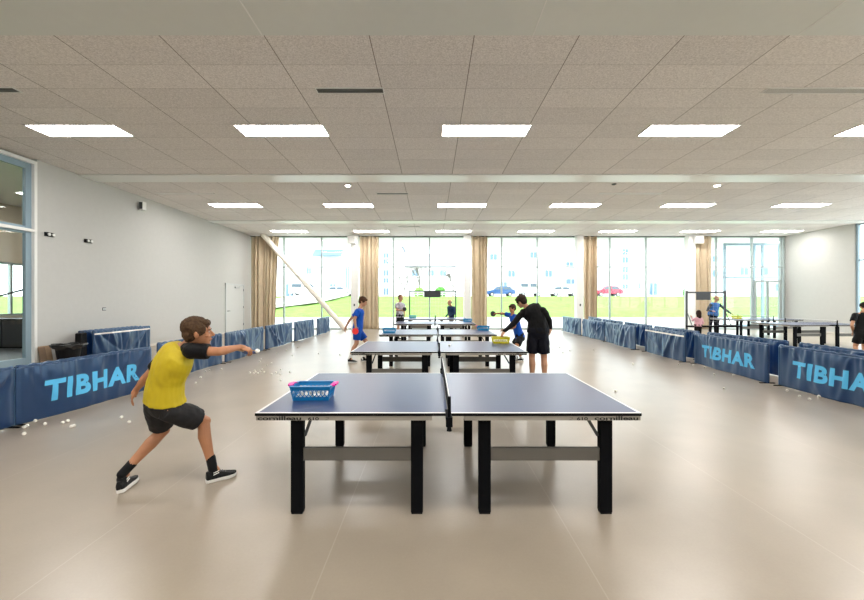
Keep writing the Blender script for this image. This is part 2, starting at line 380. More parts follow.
def vent(x, y, w, d, label, slat_m, back_m):
    e = empty('ceiling_vent', (x, y, H)); tag(e, label, 'air vent', 'ceiling air vents')
    bm = NB(); f = 0.014
    for a in ((-w / 2, w / 2, -d / 2, -d / 2 + f), (-w / 2, w / 2, d / 2 - f, d / 2), (-w / 2, -w / 2 + f, -d / 2 + f, d / 2 - f), (w / 2 - f, w / 2, -d / 2 + f, d / 2 - f)): box(bm, *a, -0.014, 0)
    done('vent_frame', bm, M_WHITE, e)
    bm = NB(); box(bm, -w / 2 + f, w / 2 - f, -d / 2 + f, d / 2 - f, -0.003, 0); done('vent_backing', bm, back_m, e)
    bm = NB()
    if slat_m is M_WHITE:
        n = int(w / 0.035)
        for i in range(n): x0 = -w / 2 + f + (w - 2 * f) * (i + 0.5) / n; box(bm, x0 - 0.005, x0 + 0.005, -d / 2 + f, d / 2 - f, -0.012, -0.003)
    else:
        for i in range(3): y0 = -d / 2 + f + (d - 2 * f) * (i + 0.5) / 3; box(bm, -w / 2 + f, w / 2 - f, y0 - 0.008, y0 + 0.008, -0.012, -0.003)
    done('vent_slats', bm, slat_m, e)
vent(-1.32, 6.30, 1.09, 0.17, 'dark slotted air vent above the nearest table', mat('vent_grey', (0.16, 0.17, 0.16), 0.5), M_DARK)
vent(6.35, 6.30, 2.0, 0.17, 'long white grille vent at upper right of the ceiling', M_WHITE, mat('vent_mid', (0.35, 0.35, 0.33), 0.5))
vent(-7.2, 6.28, 1.09, 0.17, 'dark slotted air vent at the left edge of the ceiling', MATS['vent_grey'], M_DARK)
vent(-1.25, 12.4, 1.0, 0.17, 'small dark slot vent behind the first white beam', MATS['vent_grey'], M_DARK)
vent(6.3, 12.4, 2.0, 0.17, 'long white slot vent behind the first white beam, right of centre', M_WHITE, M_WHITE)
vent(-7.8, 12.4, 1.8, 0.17, 'long white slot vent behind the first white beam, near the left wall', M_WHITE, M_WHITE)
vent(-1.05, 18.0, 1.0, 0.12, 'narrow slot vent near the windows above the far tables', MATS['vent_grey'], M_DARK)
for (px, py, m, lab) in ((348, 185, M_LAMP, 'small round lit downlight left of centre behind the first beam'), (717, 185, M_LAMP, 'small round lit downlight at right behind the first beam'), (614, 184, M_DARK, 'small dark round sensor on the ceiling right of centre')):
    d = F * (H - EYE) / (300 - py); e = empty('downlight' if m is M_LAMP else 'ceiling_sensor', ((px - 432) * d / F, d, H)); tag(e, lab, 'downlight' if m is M_LAMP else 'sensor')
    bm = NB(); tube(bm, V((0, 0, 0)), V((0, 0, -0.025)), 0.10 if m is M_LAMP else 0.07, 0.09 if m is M_LAMP else 0.05, n=20); done('housing', bm, M_WHITE if m is M_LAMP else M_DARK, e)
    bm = NB(); tube(bm, V((0, 0, -0.02)), V((0, 0, -0.03)), 0.075 if m is M_LAMP else 0.03, n=20); done('lens', bm, m, e)

# ---- small things on walls and columns
def wall_pt(py, px):    # on the left wall
    d = -XL * F / (432 - px); return V((XL, d, EYE - (py - 300) * d / F))
for px, py, lab in ((48, 234.5, 'black twin emergency lamp on the left wall nearest the glass panel'), (87, 241, 'black twin emergency lamp on the left wall, farther from the glass panel')):
    c = wall_pt(py, px); e = empty('emergency_lamp', c); tag(e, lab, 'wall lamp', 'black twin lamps on the left wall')
    bm = NB(); box(bm, 0, 0.05, -0.10, 0.12, -0.05, 0.05); done('housing', bm, M_BLACK, e, bevel=0.006)
    for y in (-0.03, 0.08):
        bm = NB(); tube(bm, V((0.05, y, 0)), V((0.075, y, 0)), 0.03, 0.036, n=14); done('lens', bm, M_WHITE, e)
c = wall_pt(206, 139.5); e = empty('wall_speaker', c); tag(e, 'small white loudspeaker high on the left wall', 'speaker')
bm = NB(); box(bm, 0.03, 0.17, -0.08, 0.08, -0.13, 0.13); done('cabinet', bm, M_WHITE, e, bevel=0.01)
bm = NB(); box(bm, 0, 0.03, -0.03, 0.03, -0.05, 0.05); done('bracket', bm, M_DARK, e)
bm = NB(); box(bm, 0.05, 0.15, -0.083, -0.08, -0.11, 0.11); done('grille', bm, M_DARK, e)
c = wall_pt(309, 104); e = empty('light_switch', c); tag(e, 'small dark wall switch above the folded barriers', 'switch')
bm = NB(); box(bm, 0, 0.012, -0.06, 0.06, -0.045, 0.045); done('plate', bm, M_DARK, e, bevel=0.003)
bm = NB(); box(bm, 0.012, 0.018, -0.05, -0.005, -0.03, 0.03); box(bm, 0.012, 0.018, 0.005, 0.05, -0.03, 0.03); done('rocker', bm, M_STEEL, e)
for x, lab in ((colx[0] - 0.10, 'white loudspeaker at the top of the leftmost white column'), (colx[3] + 0.22, 'white loudspeaker at the top of the column beside the man in the blue vest')):
    e = empty('column_speaker', (x, 20.28, 4.66)); tag(e, lab, 'speaker', 'loudspeakers on the columns')
    bm = NB(); box(bm, -0.2, 0.2, -0.28, -0.03, -0.2, 0.2); done('cabinet', bm, M_WHITE, e, bevel=0.012)
    bm = NB(); box(bm, -0.17, 0.17, -0.286, -0.28, -0.17, 0.17); done('grille', bm, mat('pale_grille', (0.6, 0.6, 0.58), 0.6), e)
    bm = NB(); box(bm, -0.05, 0.05, -0.03, 0, -0.05, 0.05); done('bracket', bm, M_DARK, e)
for i, x in ((0, colx[0]), (2, colx[2])):
    e = empty('column_switch', (x, 20.28, 1.3)); tag(e, 'small dark switch on the white column %s' % ('left of the blue-clad player' if i == 0 else 'above the farthest right barriers'), 'switch', 'switches on the columns')
    bm = NB(); box(bm, -0.035, 0.035, -0.012, 0, -0.06, 0.06); done('plate', bm, M_DARK, e)
    bm = NB(); box(bm, -0.02, 0.02, -0.018, -0.012, -0.035, 0.035); done('rocker', bm, M_BLACK, e)

# ------------------------------------------------------------------ table tennis tables
TL, TW, TH = 2.74, 1.525, 0.76
def make_table():
    root = empty('table_tennis_table')
    for s in (-1, 1):
        xa, xb = (-TL / 2, -0.004) if s < 0 else (0.004, TL / 2)
        bm = NB(); box(bm, xa, xb, -TW / 2, TW / 2, TH - 0.022, TH - 0.0015, 0)
        top = done('tabletop', bm, M_EDGE, root, bevel=0.002)
        bm = NB(); box(bm, xa + 0.02 * (s < 0), xb - 0.02 * (s > 0), -TW / 2 + 0.02, TW / 2 - 0.02, TH - 0.0018, TH - 0.0004); done('playing_surface', bm, M_TOP, top)
        bm = NB(); box(bm, xa, xb, -TW / 2, -TW / 2 + 0.02, TH - 0.0016, TH); box(bm, xa, xb, TW / 2 - 0.02, TW / 2, TH - 0.0016, TH)
        xe = -TL / 2 if s < 0 else TL / 2 - 0.02
        box(bm, xe, xe + 0.02, -TW / 2 + 0.02, TW / 2 - 0.02, TH - 0.0016, TH); done('white_lines', bm, M_LINE, top)
        # apron: a rectangular frame under each half
        a0, a1 = (-TL / 2 + 0.005, -0.115) if s < 0 else (0.115, TL / 2 - 0.005)
        zt, zb = TH - 0.022, TH - 0.055; y0, y1 = -TW / 2 + 0.006, TW / 2 - 0.006; t = 0.025
        bm = NB(); box(bm, a0, a1, y0, y0 + t, zb, zt); box(bm, a0, a1, y1 - t, y1, zb, zt); box(bm, a0, a0 + t, y0 + t, y1 - t, zb, zt); box(bm, a1 - t, a1, y0 + t, y1 - t, zb, zt)
        ap = done('apron', bm, M_APRON, root, bevel=0.002)
        for word, h, w, x, m in (('cornilleau', 0.029, 0.31, -1.352 if s < 0 else 1.037, M_INK), ('610', 0.023, 0.078, -0.995 if s < 0 else 0.912, M_INK), ('2', 0.022, 0.035, -0.88 if s < 0 else 0.85, M_GREYINK)):
            bm = text_mesh(word, h, w, offset=0.032 if m is M_INK else 0.0, shear=0.25 if word == '2' else 0)
            for v in bm.verts: v.co += V((x, y0 - 0.0012, TH - 0.053))
            done('lettering', bm, m, ap)
        for xo in ((-1.10, -0.225) if s < 0 else (0.27, 1.155)):
            for y in (-0.655, 0.655):
                bm = NB(); box(bm, xo - 0.044, xo + 0.044, y - 0.03, y + 0.03, 0.012, zb); 
                lg = done('leg', bm, M_BLACKMET, root, bevel=0.004)
                bm = NB(); box(bm, xo - 0.04, xo + 0.04, y - 0.026, y + 0.026, 0, 0.014); done('foot_pad', bm, M_BLACK, lg)
        for y in (-0.655, 0.655):
            x0, x1 = (-1.058, -0.267) if s < 0 else (0.312, 1.113)
            bm = NB(); box(bm, x0, x1, y - 0.016, y + 0.016, 0.385, 0.478); done('stretcher', bm, M_STRETCH, root, bevel=0.003)
            bm = NB(); yb = y + 0.012 * (1 if y < 0 else -1); bar(bm, V(((-1.052 if s < 0 else 1.108), yb, 0.56)), V(((-1.0 if s < 0 else 1.02), yb, zb + 0.002)), 0.02, 0.02); done('brace', bm, M_DARK, root)
    # net with posts
    bm = NB(); n = 78
    for i in range(n + 1):
        y = -0.915 + 1.83 * i / n; box(bm, -0.0008, 0.0008, y - 0.0009, y + 0.0009, TH + 0.004, TH + 0.145)
    for k in range(7):
        z = TH + 0.006 + 0.139 * k / 6; box(bm, -0.0008, 0.0008, -0.915, 0.915, z - 0.0009, z + 0.0009)
    nt_ = done('net', bm, M_NET, root)
    bm = NB(); box(bm, -0.003, 0.003, -0.915, 0.915, TH + 0.142, TH + 0.1525); done('net_tape', bm, M_LINE, nt_)
    for s in (-1, 1):
        y = s * 0.915
        bm = NB(); box(bm, -0.011, 0.011, y - 0.012, y + 0.012, TH - 0.05, TH + 0.155)
        pz = done('net_post', bm, M_BLACKMET, root, bevel=0.003)
        bm = NB(); yy = sorted((y, s * 0.70)); box(bm, -0.02, 0.02, yy[0], yy[1], TH + 0.001, TH + 0.009); box(bm, -0.02, 0.02, yy[0], yy[1], TH - 0.035, TH - 0.024)
        box(bm, -0.022, 0.022, y - 0.018, y + 0.018, TH - 0.045, TH + 0.02); tube(bm, V((0, y, TH - 0.075)), V((0, y, TH - 0.04)), 0.018, 0.012, n=12); done('net_clamp', bm, M_BLACKMET, pz)
    return root
tp = make_table()
T_SPOTS = [((0.115, 2.767), 'blue table tennis table nearest the camera with a blue basket on it'),
           ((0.11, 6.05), 'second blue table of the centre row, with a yellow basket on it'),
           ((0.14, 9.08), 'third blue table of the centre row, a sky-blue basket at each end'),
           ((0.10, 13.1), 'fourth blue table of the centre row, in front of the boy in grey'),
           ((0.15, 16.25), 'farthest blue table of the centre row, in front of the older man'),
           ((12.85, 12.55), 'blue table tennis table on the right side, nearer to the boy in black'),
           ((13.75, 15.9), 'blue table on the right side with a yellow basket, by the man in the vest')]
for i, ((x, y), lab) in enumerate(T_SPOTS):
    o = tp if i == 0 else copy_tree(tp)
    o.location = (x, y + TW / 2, 0); tag(o, lab, 'table tennis table', 'blue table tennis tables')

# ------------------------------------------------------------------ balls
bm = NB(); ball(bm, V((0, 0, 0)), 0.02, 3); bme = bpy.data.meshes.new('ball'); bm.to_mesh(bme); bm.free()
for p in bme.polygons: p.use_smooth = True
bme.materials.append(M_BALL)
def put_ball(p, label, group):
    o = bpy.data.objects.new('table_tennis_ball', bme); COL.objects.link(o); o.location = p; tag(o, label, 'ball', group)
    o.rotation_euler = (random.random() * 6, random.random() * 6, 0)
def ball_set(pts, s, ox, oy, label, group):
    for x, y in pts:
        p = on_floor(ox + x / s, oy + y / s, 0.02); put_ball(p, label, group)
ball_set([(126, 534), (112, 540), (111, 570), (163, 511), (208, 525), (289, 519), (313, 511), (330, 537), (342, 533), (561, 494), (596, 517)], 4.617, 0, 310,
         'white ball on the floor below the nearest lettered barrier on the left', 'balls below the near left barrier')
ball_set([(62, 212), (117, 223), (160, 254), (251, 257), (206, 321), (503, 330), (561, 357), (608, 371), (652, 357)], 4.696, 680, 320,
         'white ball on the floor below the lettered barriers on the right', 'balls below the right barriers')
ball_set([(80, 420), (105, 392), (130, 362), (150, 357), (210, 350), (355, 368), (385, 365), (396, 371), (408, 362), (418, 352), (465, 375), (488, 368), (508, 375), (512, 352), (510, 406), (465, 320), (405, 312), (412, 300),
          (490, 268), (540, 255), (570, 280), (600, 241), (705, 272), (812, 278), (558, 365), (375, 372), (380, 358), (428, 366), (440, 330)], 5.08, 180, 300,
         'white ball among those scattered on the floor behind the yellow-shirted boy', 'balls scattered behind the boy in yellow')
ball_set([(15, 283), (75, 303), (115, 292), (253, 287), (478, 368), (57, 272), (740, 372), (377, 524), (478, 365)], 5.76, 550, 300,
         'white ball on the bright floor between the black-clad man and the right barriers', 'balls on the bright floor at right')
put_ball(on_floor(449.4, 345.4, TH + 0.02), 'single white ball on the second table of the centre row', None)
put_ball(at(257.5, 351, 3.38), 'ball in the air just in front of the yellow-shirted boy', None)

# ------------------------------------------------------------------ baskets
def make_basket(mc, handle, nballs=0, loc=(0, 0, 0), rz=0, label='', blabel=''):
    e = empty('plastic_basket', loc, rz); tag(e, label, 'basket', 'plastic ball baskets')
    L0, W0, L1, W1, h = 0.135, 0.085, 0.155, 0.105, 0.115
    def pt(u, v, t):   # u,v in -1..1
        return V((u * (L0 + (L1 - L0) * t), v * (W0 + (W1 - W0) * t), h * t))
    bm = NB(); box(bm, -L0, L0, -W0, W0, 0.001, 0.006)
    def panel(bm, c0, c1, t0, t1, th=0.003):
        a, b, c, d = pt(*c0, t0), pt(*c1, t0), pt(*c1, t1), pt(*c0, t1)
        nrm = (b - a).cross(d - a).normalized() * th
        vs = [bm.verts.new(p) for p in (a, b, c, d)] + [bm.verts.new(p - nrm) for p in (a, b, c, d)]
        for q in ((0, 1, 2, 3), (7, 6, 5, 4), (0, 4, 5, 1), (1, 5, 6, 2), (2, 6, 7, 3), (3, 7, 4, 0)): bm.faces.new([vs[i] for i in q])
    cs = ((-1, -1), (1, -1), (1, 1), (-1, 1))
    sides = [(cs[i], cs[(i + 1) % 4]) for i in range(4)]
    for a, b in sides: panel(bm, a, b, 0.02, 0.26); panel(bm, a, b, 0.72, 1.0)
    # corner posts and rim
    for c in cs: tube(bm, pt(*c, 0.02), pt(*c, 0.98), 0.006, n=6)
    for a, b in sides:
        p, q = pt(*a, 1.0), pt(*b, 1.0); bar(bm, p, q, 0.022, 0.006)
    done('basket_shell', bm, mc, e)
    # openwork: crossing curved ribs
    bm = NB()
    for a, b in sides:
        n = 9 if a[1] == b[1] else 6
        A, B = V(a), V(b)
        for i in range(n):
            for sg in (1, -1):
                pts = []
                for k in range(5):
                    t = 0.26 + 0.46 * k / 4; u = (i + 0.5 + sg * (0.55 * math.sin(PI * k / 4) + 0.5 * (k / 4 - 0.5))) / n
                    c = A.lerp(B, min(1, max(0, u))); pts.append(pt(c.x, c.y, t))
                for p, q in zip(pts, pts[1:]): tube(bm, p, q, 0.0032, n=4)
    done('openwork_ribs', bm, mc, e)
    for s in (-1, 1):
        if handle is None: break
        bm = NB(); t = 1.0
        pts = [V((s * (L1 + 0.004), -0.06, h)), V((s * (L1 + 0.018), -0.045, h + 0.004)), V((s * (L1 + 0.022), 0, h + 0.006)), V((s * (L1 + 0.018), 0.045, h + 0.004)), V((s * (L1 + 0.004), 0.06, h))]
        for p, q in zip(pts, pts[1:]): bar(bm, p, q, 0.04, 0.012)
        done('basket_handle', bm, handle, e, smooth=False)
    if blabel:
        rnd = random.Random(3); c = 0; M = Matrix.Translation(V(loc)) @ Matrix.Rotation(rz, 4, 'Z')
        for layer in range(2):
            for ix in range(6):
                for iy in range(3):
                    if layer == 1 and (ix + iy) % 2: continue
                    p = V((-0.105 + 0.042 * ix, -0.05 + 0.05 * iy, 0.0265 + layer * 0.036)) + V((0.021 * layer * (ix < 5), 0, 0))
                    if layer and ix == 5: continue
                    put_ball(M @ p, blabel, 'balls inside ' + label.split(' basket')[0] + ' basket'); c += 1
    return e
make_basket(M_BLUEB, M_PINK, loc=(-0.965, 3.19, TH), rz=0.03, label='blue openwork basket with magenta handles on the nearest table', blabel='white ball inside the blue basket with magenta handles')
make_basket(M_CYANB, None, loc=(-1.04, 9.55, TH), rz=0.0, label='sky-blue basket on the left end of the third table')
make_basket(M_CYANB, M_PINK, loc=(1.35, 10.35, TH), rz=0.0, label='sky-blue basket on the right end of the third table')
make_basket(M_CYANB, None, loc=(1.30, 14.3, TH), rz=0.0, label='sky-blue basket on the right end of the fourth table')
make_basket(M_CYANB, None, loc=(-0.85, 17.3, TH), rz=0.0, label='sky-blue basket on the farthest centre table beside the grey-shirted boy')
make_basket(M_YELB, None, loc=(1.27, 7.25, TH), rz=-0.03, label='yellow basket under the hand of the man in black', blabel='white ball inside the yellow basket on the second table')
make_basket(M_YELB, None, loc=(13.06, 16.75, TH), rz=0.0, label='yellow basket under the hand of the man in the blue vest')

# ------------------------------------------------------------------ barriers
def make_barrier(a, b, label, group, seed, text=False, h=0.73, lean=0.0, fw=0.13, strip=False):
    """cloth surround from a to b (floor points); its front faces the side right of a->b"""
    a, b = V((a[0], a[1], 0)), V((b[0], b[1], 0)); L = (b - a).length; ang = math.atan2(b.y - a.y, b.x - a.x)
    rnd = random.Random(seed)
    e = empty('barrier', a, ang); e.rotation_euler = (lean, 0, ang); tag(e, label, 'barrier', group)
    ph = [rnd.uniform(0, 6.28) for _ in range(8)]; n1 = rnd.uniform(15, 20); sw = rnd.uniform(-0.3, 0.3)
    folds = []
    for k in range(20):
        u0 = rnd.uniform(0.0, 1.0); cx = (0.5 - u0) * rnd.uniform(0.0, 0.9) + rnd.uniform(-0.12, 0.12)
        folds.append((u0, cx, rnd.uniform(0.012, 0.034), rnd.uniform(0.016, 0.034) * rnd.choice((1, 1, -0.7)), rnd.uniform(0.0, 0.5), rnd.uniform(-0.35, 0.35)))
    def cloth(x, z):
        u = x / L; v = z / h; dn = 1 - min(1, max(0, v))
        g = 0.030 * noise.noise(V((u * n1 * 1.7, v * 0.6, seed))) * (0.08 + 0.88 * max(0, v) ** 3)
        m = 0.030 * noise.noise(V((u * 4 + seed, v * 1.6, seed * 0.37))) + 0.010 * noise.noise(V((u * 14 + seed, v * 4, 3.1)))
        f = 0.0
        for u0, cx, wd, am, st, cv in folds:
            q = u - (u0 + cx * dn + cv * cx * dn * dn); w = wd * (1 + 1.2 * dn)
            if abs(q) < 3 * w: f += am * math.exp(-(q / w) ** 2) * min(1, (dn + 0.12) * 3) * max(0.0, 1 - st * dn * 1.6)
        edge = min(1, (1 - v) * 8) if v > 0.875 else 1
        en = max(0.0, min(1.0, u * L / 0.07, (1 - u) * L / 0.07))
        return -0.0135 + en * (-(0.011 + 0.02 * math.sin(PI * u) * dn) + g * 0.9 - (f - m) * edge * (0.42 if text else 1.0))
    nx, nz = int(L * 75), 30
    bm = NB(); G = []
    zt = h - 0.012
    for j in range(nz + 1):
        row = []
        for i in range(nx + 1):
            x = 0.001 + (L - 0.002) * i / nx
            zb = 0.012 + 0.004 * math.sin(5 * x + ph[5])
            z = zb + (zt - zb) * j / nz; row.append(bm.verts.new((x, cloth(x, z), z)))
        G.append(row)
    for j in range(nz):
        for i in range(nx): bm.faces.new((G[j][i], G[j][i + 1], G[j + 1][i + 1], G[j + 1][i]))
    c = done('cloth', bm, M_NAVY, e, smooth=True); s = c.modifiers.new('thick', 'SOLIDIFY'); s.thickness = 0.003; s.offset = 1
    bm = NB(); pipe(bm, [(0.01, 0, 0.01), (0.01, 0, h), (L - 0.01, 0, h), (L - 0.01, 0, 0.01)], 0.011); done('frame', bm, M_TUBE, e)
    # hem sleeve over the top tube
    bm = NB(); N = int(L * 30); prev = None
    st = [(V((0.02 + (L - 0.04) * i / N, 0, h - 0.008 + 0.003 * math.sin(i * 1.1 + ph[6]))), V((0, 1, 0)), V((0, 0, 1)), 0.017 + 0.003 * math.sin(i * 1.7), 0.026 + 0.004 * math.sin(i * 1.3)) for i in range(N + 1)]
    loft(bm, st, 10); done('top_hem', bm, M_NAVY, e, smooth=True)
    for x in (0.05, L - 0.05):
        bm = NB(); box(bm, x - 0.016, x + 0.016, -fw, fw, 0.0, 0.014); tube(bm, V((x, 0, 0.014)), V((x, 0, 0.06)), 0.014); done('foot', bm, M_BLACKMET, e)
    if strip:
        bm = NB(); rows = []
        for k in range(3): rows.append([bm.verts.new((0.03 + (L - 0.06) * i / 120, cloth(0.03 + (L - 0.06) * i / 120, 0.63 + 0.02 * k) - 0.007, 0.63 + 0.02 * k)) for i in range(121)])
        for r0, r1 in zip(rows, rows[1:]):
            for i in range(120): bm.faces.new((r0[i], r0[i + 1], r1[i + 1], r1[i]))
        done('white_strip', bm, M_WHITE, c, smooth=True)
    if text:
        x0 = L * 0.15; wd = L * 0.72
        bm = text_mesh('TIBHAR', 0.285, wd, offset=0.045, shear=0.05, space=1.12)
        for k in range(1, int(wd / 0.035)):
            bmesh.ops.bisect_plane(bm, geom=bm.verts[:] + bm.edges[:] + bm.faces[:], plane_co=(0.035 * k, 0, 0), plane_no=(1, 0, 0))
        for k in range(1, 9):
            bmesh.ops.bisect_plane(bm, geom=bm.verts[:] + bm.edges[:] + bm.faces[:], plane_co=(0, 0, 0.0315 * k), plane_no=(0, 0, 1))
        for v in bm.verts:
            x, z = v.co.x + x0, v.co.z + 0.215; v.co = V((x, cloth(x, z) - 0.006, z))
        done('lettering', bm, M_LOGO, c, smooth=True)
    return e
LB = [((-5.19, 2.70), (-5.16, 4.82), False, 'navy barrier at the left edge of the picture, cut by the frame'),
      ((-5.15, 4.822), (-4.95, 6.88), True, 'navy barrier lettered in sky blue, left of the boy in yellow'),
      ((-5.22, 7.42), (-5.18, 9.62), False, 'navy barrier partly hidden behind the boy in yellow'),
      ((-5.16, 9.74), (-5.24, 12.12), False, 'blue barrier just right of the yellow-shirted boy, behind his stretched arm'),
      ((-5.24, 12.28), (-5.20, 14.5), False, 'pale shining barrier on the left, beyond the boy\'s throwing hand'),
      ((-5.18, 14.7), (-5.12, 16.9), False, 'pale barrier on the left, second from the windows'),
      ((-5.10, 17.3), (-5.16, 19.6), False, 'farthest barrier of the left row, under the slanting white tube')]
for i, (a, b, t, lab) in enumerate(LB): make_barrier(a, b, lab, 'barriers of the left row', 11 + i, text=(i in (1,)))
RB = [((6.66, 19.9), (6.56, 17.2), 'pale blue barrier farthest away on the right, nearest the windows'),
      ((6.56, 17.0), (6.54, 14.8), 'blue barrier in the right front row, second from the windows'),
      ((6.50, 14.6), (6.36, 12.2), 'blue barrier in the right front row, third from the windows'),
      ((6.50, 11.9), (6.33, 9.75), 'blue barrier with a white strip along its top on the right'),
      ((6.50, 9.66), (6.28, 7.28), 'navy barrier lettered in sky blue, below the man in the blue vest'),
      ((6.36, 7.16), (6.22, 4.95), 'lettered navy barrier at the right edge, nearest the camera')]
for i, (a, b, lab) in enumerate(RB):
    e = make_barrier(a, b, lab, 'barriers of the right front row', 31 + i, text=(i >= 4), strip=(i == 3))
BBk = [((7.85, 19.6), (7.55, 17.4)), ((7.50, 17.2), (7.32, 15.0)), ((7.30, 14.8), (7.10, 12.6)), ((7.06, 12.4), (6.98, 10.2)), ((7.05, 10.0), (7.12, 7.8)), ((7.10, 7.55), (6.92, 5.4))]
BBl = ['barrier of the right back row nearest the windows', 'second barrier from the windows in the right back row', 'third barrier from the windows in the right back row', 'back-row barrier behind the one with a white strip', 'back-row barrier behind the lettered barrier below the man in the vest', 'back-row barrier in front of the boy in black at the right edge']
for i, (a, b) in enumerate(BBk): make_barrier(a, b, 'blue ' + BBl[i], 'barriers of the right back row', 51 + i)
# folded barriers leaning against the left wall
make_barrier((-9.0, 10.36), (-9.0, 12.47), 'folded blue barrier in front of the pile against the left wall', 'folded barriers against the left wall', 71, fw=0.06, strip=True)
make_barrier((-9.18, 10.34), (-9.18, 12.35), 'folded blue barrier in the middle of the pile against the left wall', 'folded barriers against the left wall', 72, fw=0.06)
make_barrier((-9.36, 10.35), (-9.36, 12.4), 'folded blue barrier at the back of the pile, next to the left wall', 'folded barriers against the left wall', 73, fw=0.06)

# ---- bin, black case, cardboard
c = on_floor(61, 361.5); c = V((-9.0, 9.68, 0)); e = empty('waste_bin', c); tag(e, 'black waste bin lined with a black bag by the left wall', 'bin')
bm = NB(); st = [(V((0, 0, z)), V((1, 0, 0)), V((0, 1, 0)), r, r) for z, r in ((0, 0.19), (0.02, 0.2), (0.42, 0.25), (0.44, 0.26))]; loft(bm, st, 24); done('bin_body', bm, M_BLACK, e, smooth=False)
bm = NB(); N = 40; rings = []
for j, (z, r, am) in enumerate(((0.36, 0.262, 0.01), (0.40, 0.31, 0.03), (0.44, 0.34, 0.03), (0.475, 0.32, 0.025), (0.47, 0.25, 0.02), (0.40, 0.22, 0.01))):
    rings.append([bm.verts.new(((r + am * math.sin(7 * t + j) + am * 0.7 * math.sin(13 * t + 2 * j)) * math.cos(t), (r + am * math.sin(7 * t + j)) * math.sin(t), z + 0.015 * math.sin(5 * t + j * 1.3))) for t in [2 * PI * i / N for i in range(N)]])
for r0, r1 in zip(rings, rings[1:]):
    for i in range(N): bm.faces.new((r0[i], r0[(i + 1) % N], r1[(i + 1) % N], r1[i]))
bm.faces.new(rings[-1]); done('bin_bag', bm, mat('black_bag', (0.012, 0.012, 0.013), 0.25), e, smooth=True)
e = empty('equipment_case', (-9.15, 10.2, 0)); tag(e, 'upright black case between the waste bin and the folded barriers', 'case')
bm = NB(); box(bm, -0.08, 0.08, -0.1, 0.09, 0.0, 0.70); done('case_body', bm, M_BLACK, e, bevel=0.02)
bm = NB(); pipe(bm, [(0, -0.06, 0.70), (0, -0.06, 0.73), (0, 0.06, 0.73), (0, 0.06, 0.70)], 0.008); done('case_handle', bm, M_DARK, e)
e = empty('cardboard_sheet', (-9.36, 9.55, 0)); tag(e, 'brown cardboard sheet leaning on the left wall beside the glass panel', 'cardboard')
M_CARD = mat('cardboard', (0.36, 0.25, 0.16), 0.8, noise_amt=0.08)
bm = NB(); box(bm, -0.01, 0.0, -0.17, 0.13, 0, 0.45, M=Matrix.Rotation(-0.2, 4, 'Y')); done('sheet', bm, M_CARD, e)
bm = NB(); box(bm, 0.0, 0.01, -0.19, -0.02, 0, 0.42, M=Matrix.Rotation(-0.2, 4, 'Y')); done('folded_flap', bm, mat('cardboard_dark', (0.24, 0.165, 0.11), 0.8), e)

# ---- ball-catching frames with a dark hanging panel
def catch_frame(x0, x1, y, top, tray_z, label, px0, px1):
    e = empty('catch_net_frame', ((x0 + x1) / 2, y, 0)); tag(e, label, 'net frame', 'black metal frames behind the tables')
    w = (x1 - x0) / 2
    for s in (-1, 1):
        bm = NB(); box(bm, s * w - 0.03, s * w + 0.03, -0.03, 0.03, 0, top); done('post', bm, M_DARK, e, bevel=0.004)
        bm = NB(); box(bm, s * w - 0.03, s * w + 0.03, -0.35, 0.35, 0, 0.04); done('foot', bm, M_DARK, e)
    bm = NB(); box(bm, -w, w, -0.025, 0.025, top - 0.09, top - 0.03); done('top_bar', bm, M_DARK, e)
    bm = NB(); box(bm, px0, px1, -0.035, -0.028, top - 0.36, top - 0.09); 
    for i in range(5):
        xx = px0 + (px1 - px0) * (i + 0.5) / 5; box(bm, xx - 0.01, xx + 0.01, -0.04, -0.02, top - 0.36, top - 0.06)
    done('hanging_panel', bm, M_DARK, e)
    bm = NB(); box(bm, -w - 0.05, w + 0.35, -0.38, -0.04, tray_z - 0.05, tray_z + 0.01); done('tray', bm, M_BLACKMET, e)
    for s in (-1, 1):
        bm = NB(); bar(bm, V((s * w, -0.02, tray_z + 0.55)), V((s * w, -0.34, tray_z)), 0.02, 0.02); done('tray_strut', bm, M_DARK, e)
    # light netting
    bm = NB(); n = int(2 * w / 0.14)
    for i in range(1, n): xx = -w + 2 * w * i / n; box(bm, xx - 0.0012, xx + 0.0012, 0.0, 0.0024, tray_z, top - 0.08)
    k = int((top - tray_z) / 0.14)
    for i in range(1, k): z = tray_z + (top - tray_z) * i / k; box(bm, -w, w, 0, 0.0024, z - 0.0012, z + 0.0012)
    done('netting', bm, mat('pale_netting', (0.55, 0.56, 0.56), 0.7), e)
catch_frame(-1.09, 1.16, 19.1, 2.05, 0.66, 'dark metal frame with a hanging panel behind the farthest centre table', -0.42, 0.38)
catch_frame(10.06, 11.58, 15.45, 1.92, 0.55, 'black metal frame with a hanging panel beside the man in the blue vest', -0.40, 0.16)

# ------------------------------------------------------------------ people
def voxel(bm, size, smooth_it=4, wrinkle=None):
    me = bpy.data.meshes.new('tmp'); bmesh.ops.recalc_face_normals(bm, faces=bm.faces); bm.to_mesh(me); bm.free()
    o = bpy.data.objects.new('tmp', me); COL.objects.link(o)
    r = o.modifiers.new('r', 'REMESH'); r.mode = 'VOXEL'; r.voxel_size = size; r.adaptivity = 0.0
    if smooth_it:
        s = o.modifiers.new('s', 'SMOOTH'); s.factor = 0.5; s.iterations = smooth_it
    dg = bpy.context.evaluated_depsgraph_get(); dg.update()
    out = bpy.data.meshes.new_from_object(o.evaluated_get(dg))
    bpy.data.objects.remove(o); bpy.data.meshes.remove(me)
    if wrinkle:
        amp, sc, stretch = wrinkle
        ns = [v.normal.copy() for v in out.vertices]
        for v, n in zip(out.vertices, ns):
            p = v.co
            q = V((p.x * sc, p.y * sc, p.z * sc * stretch))
            v.co = p + n * (amp * (noise.noise(q) + 0.5 * noise.noise(q * 2.3)))
    return out
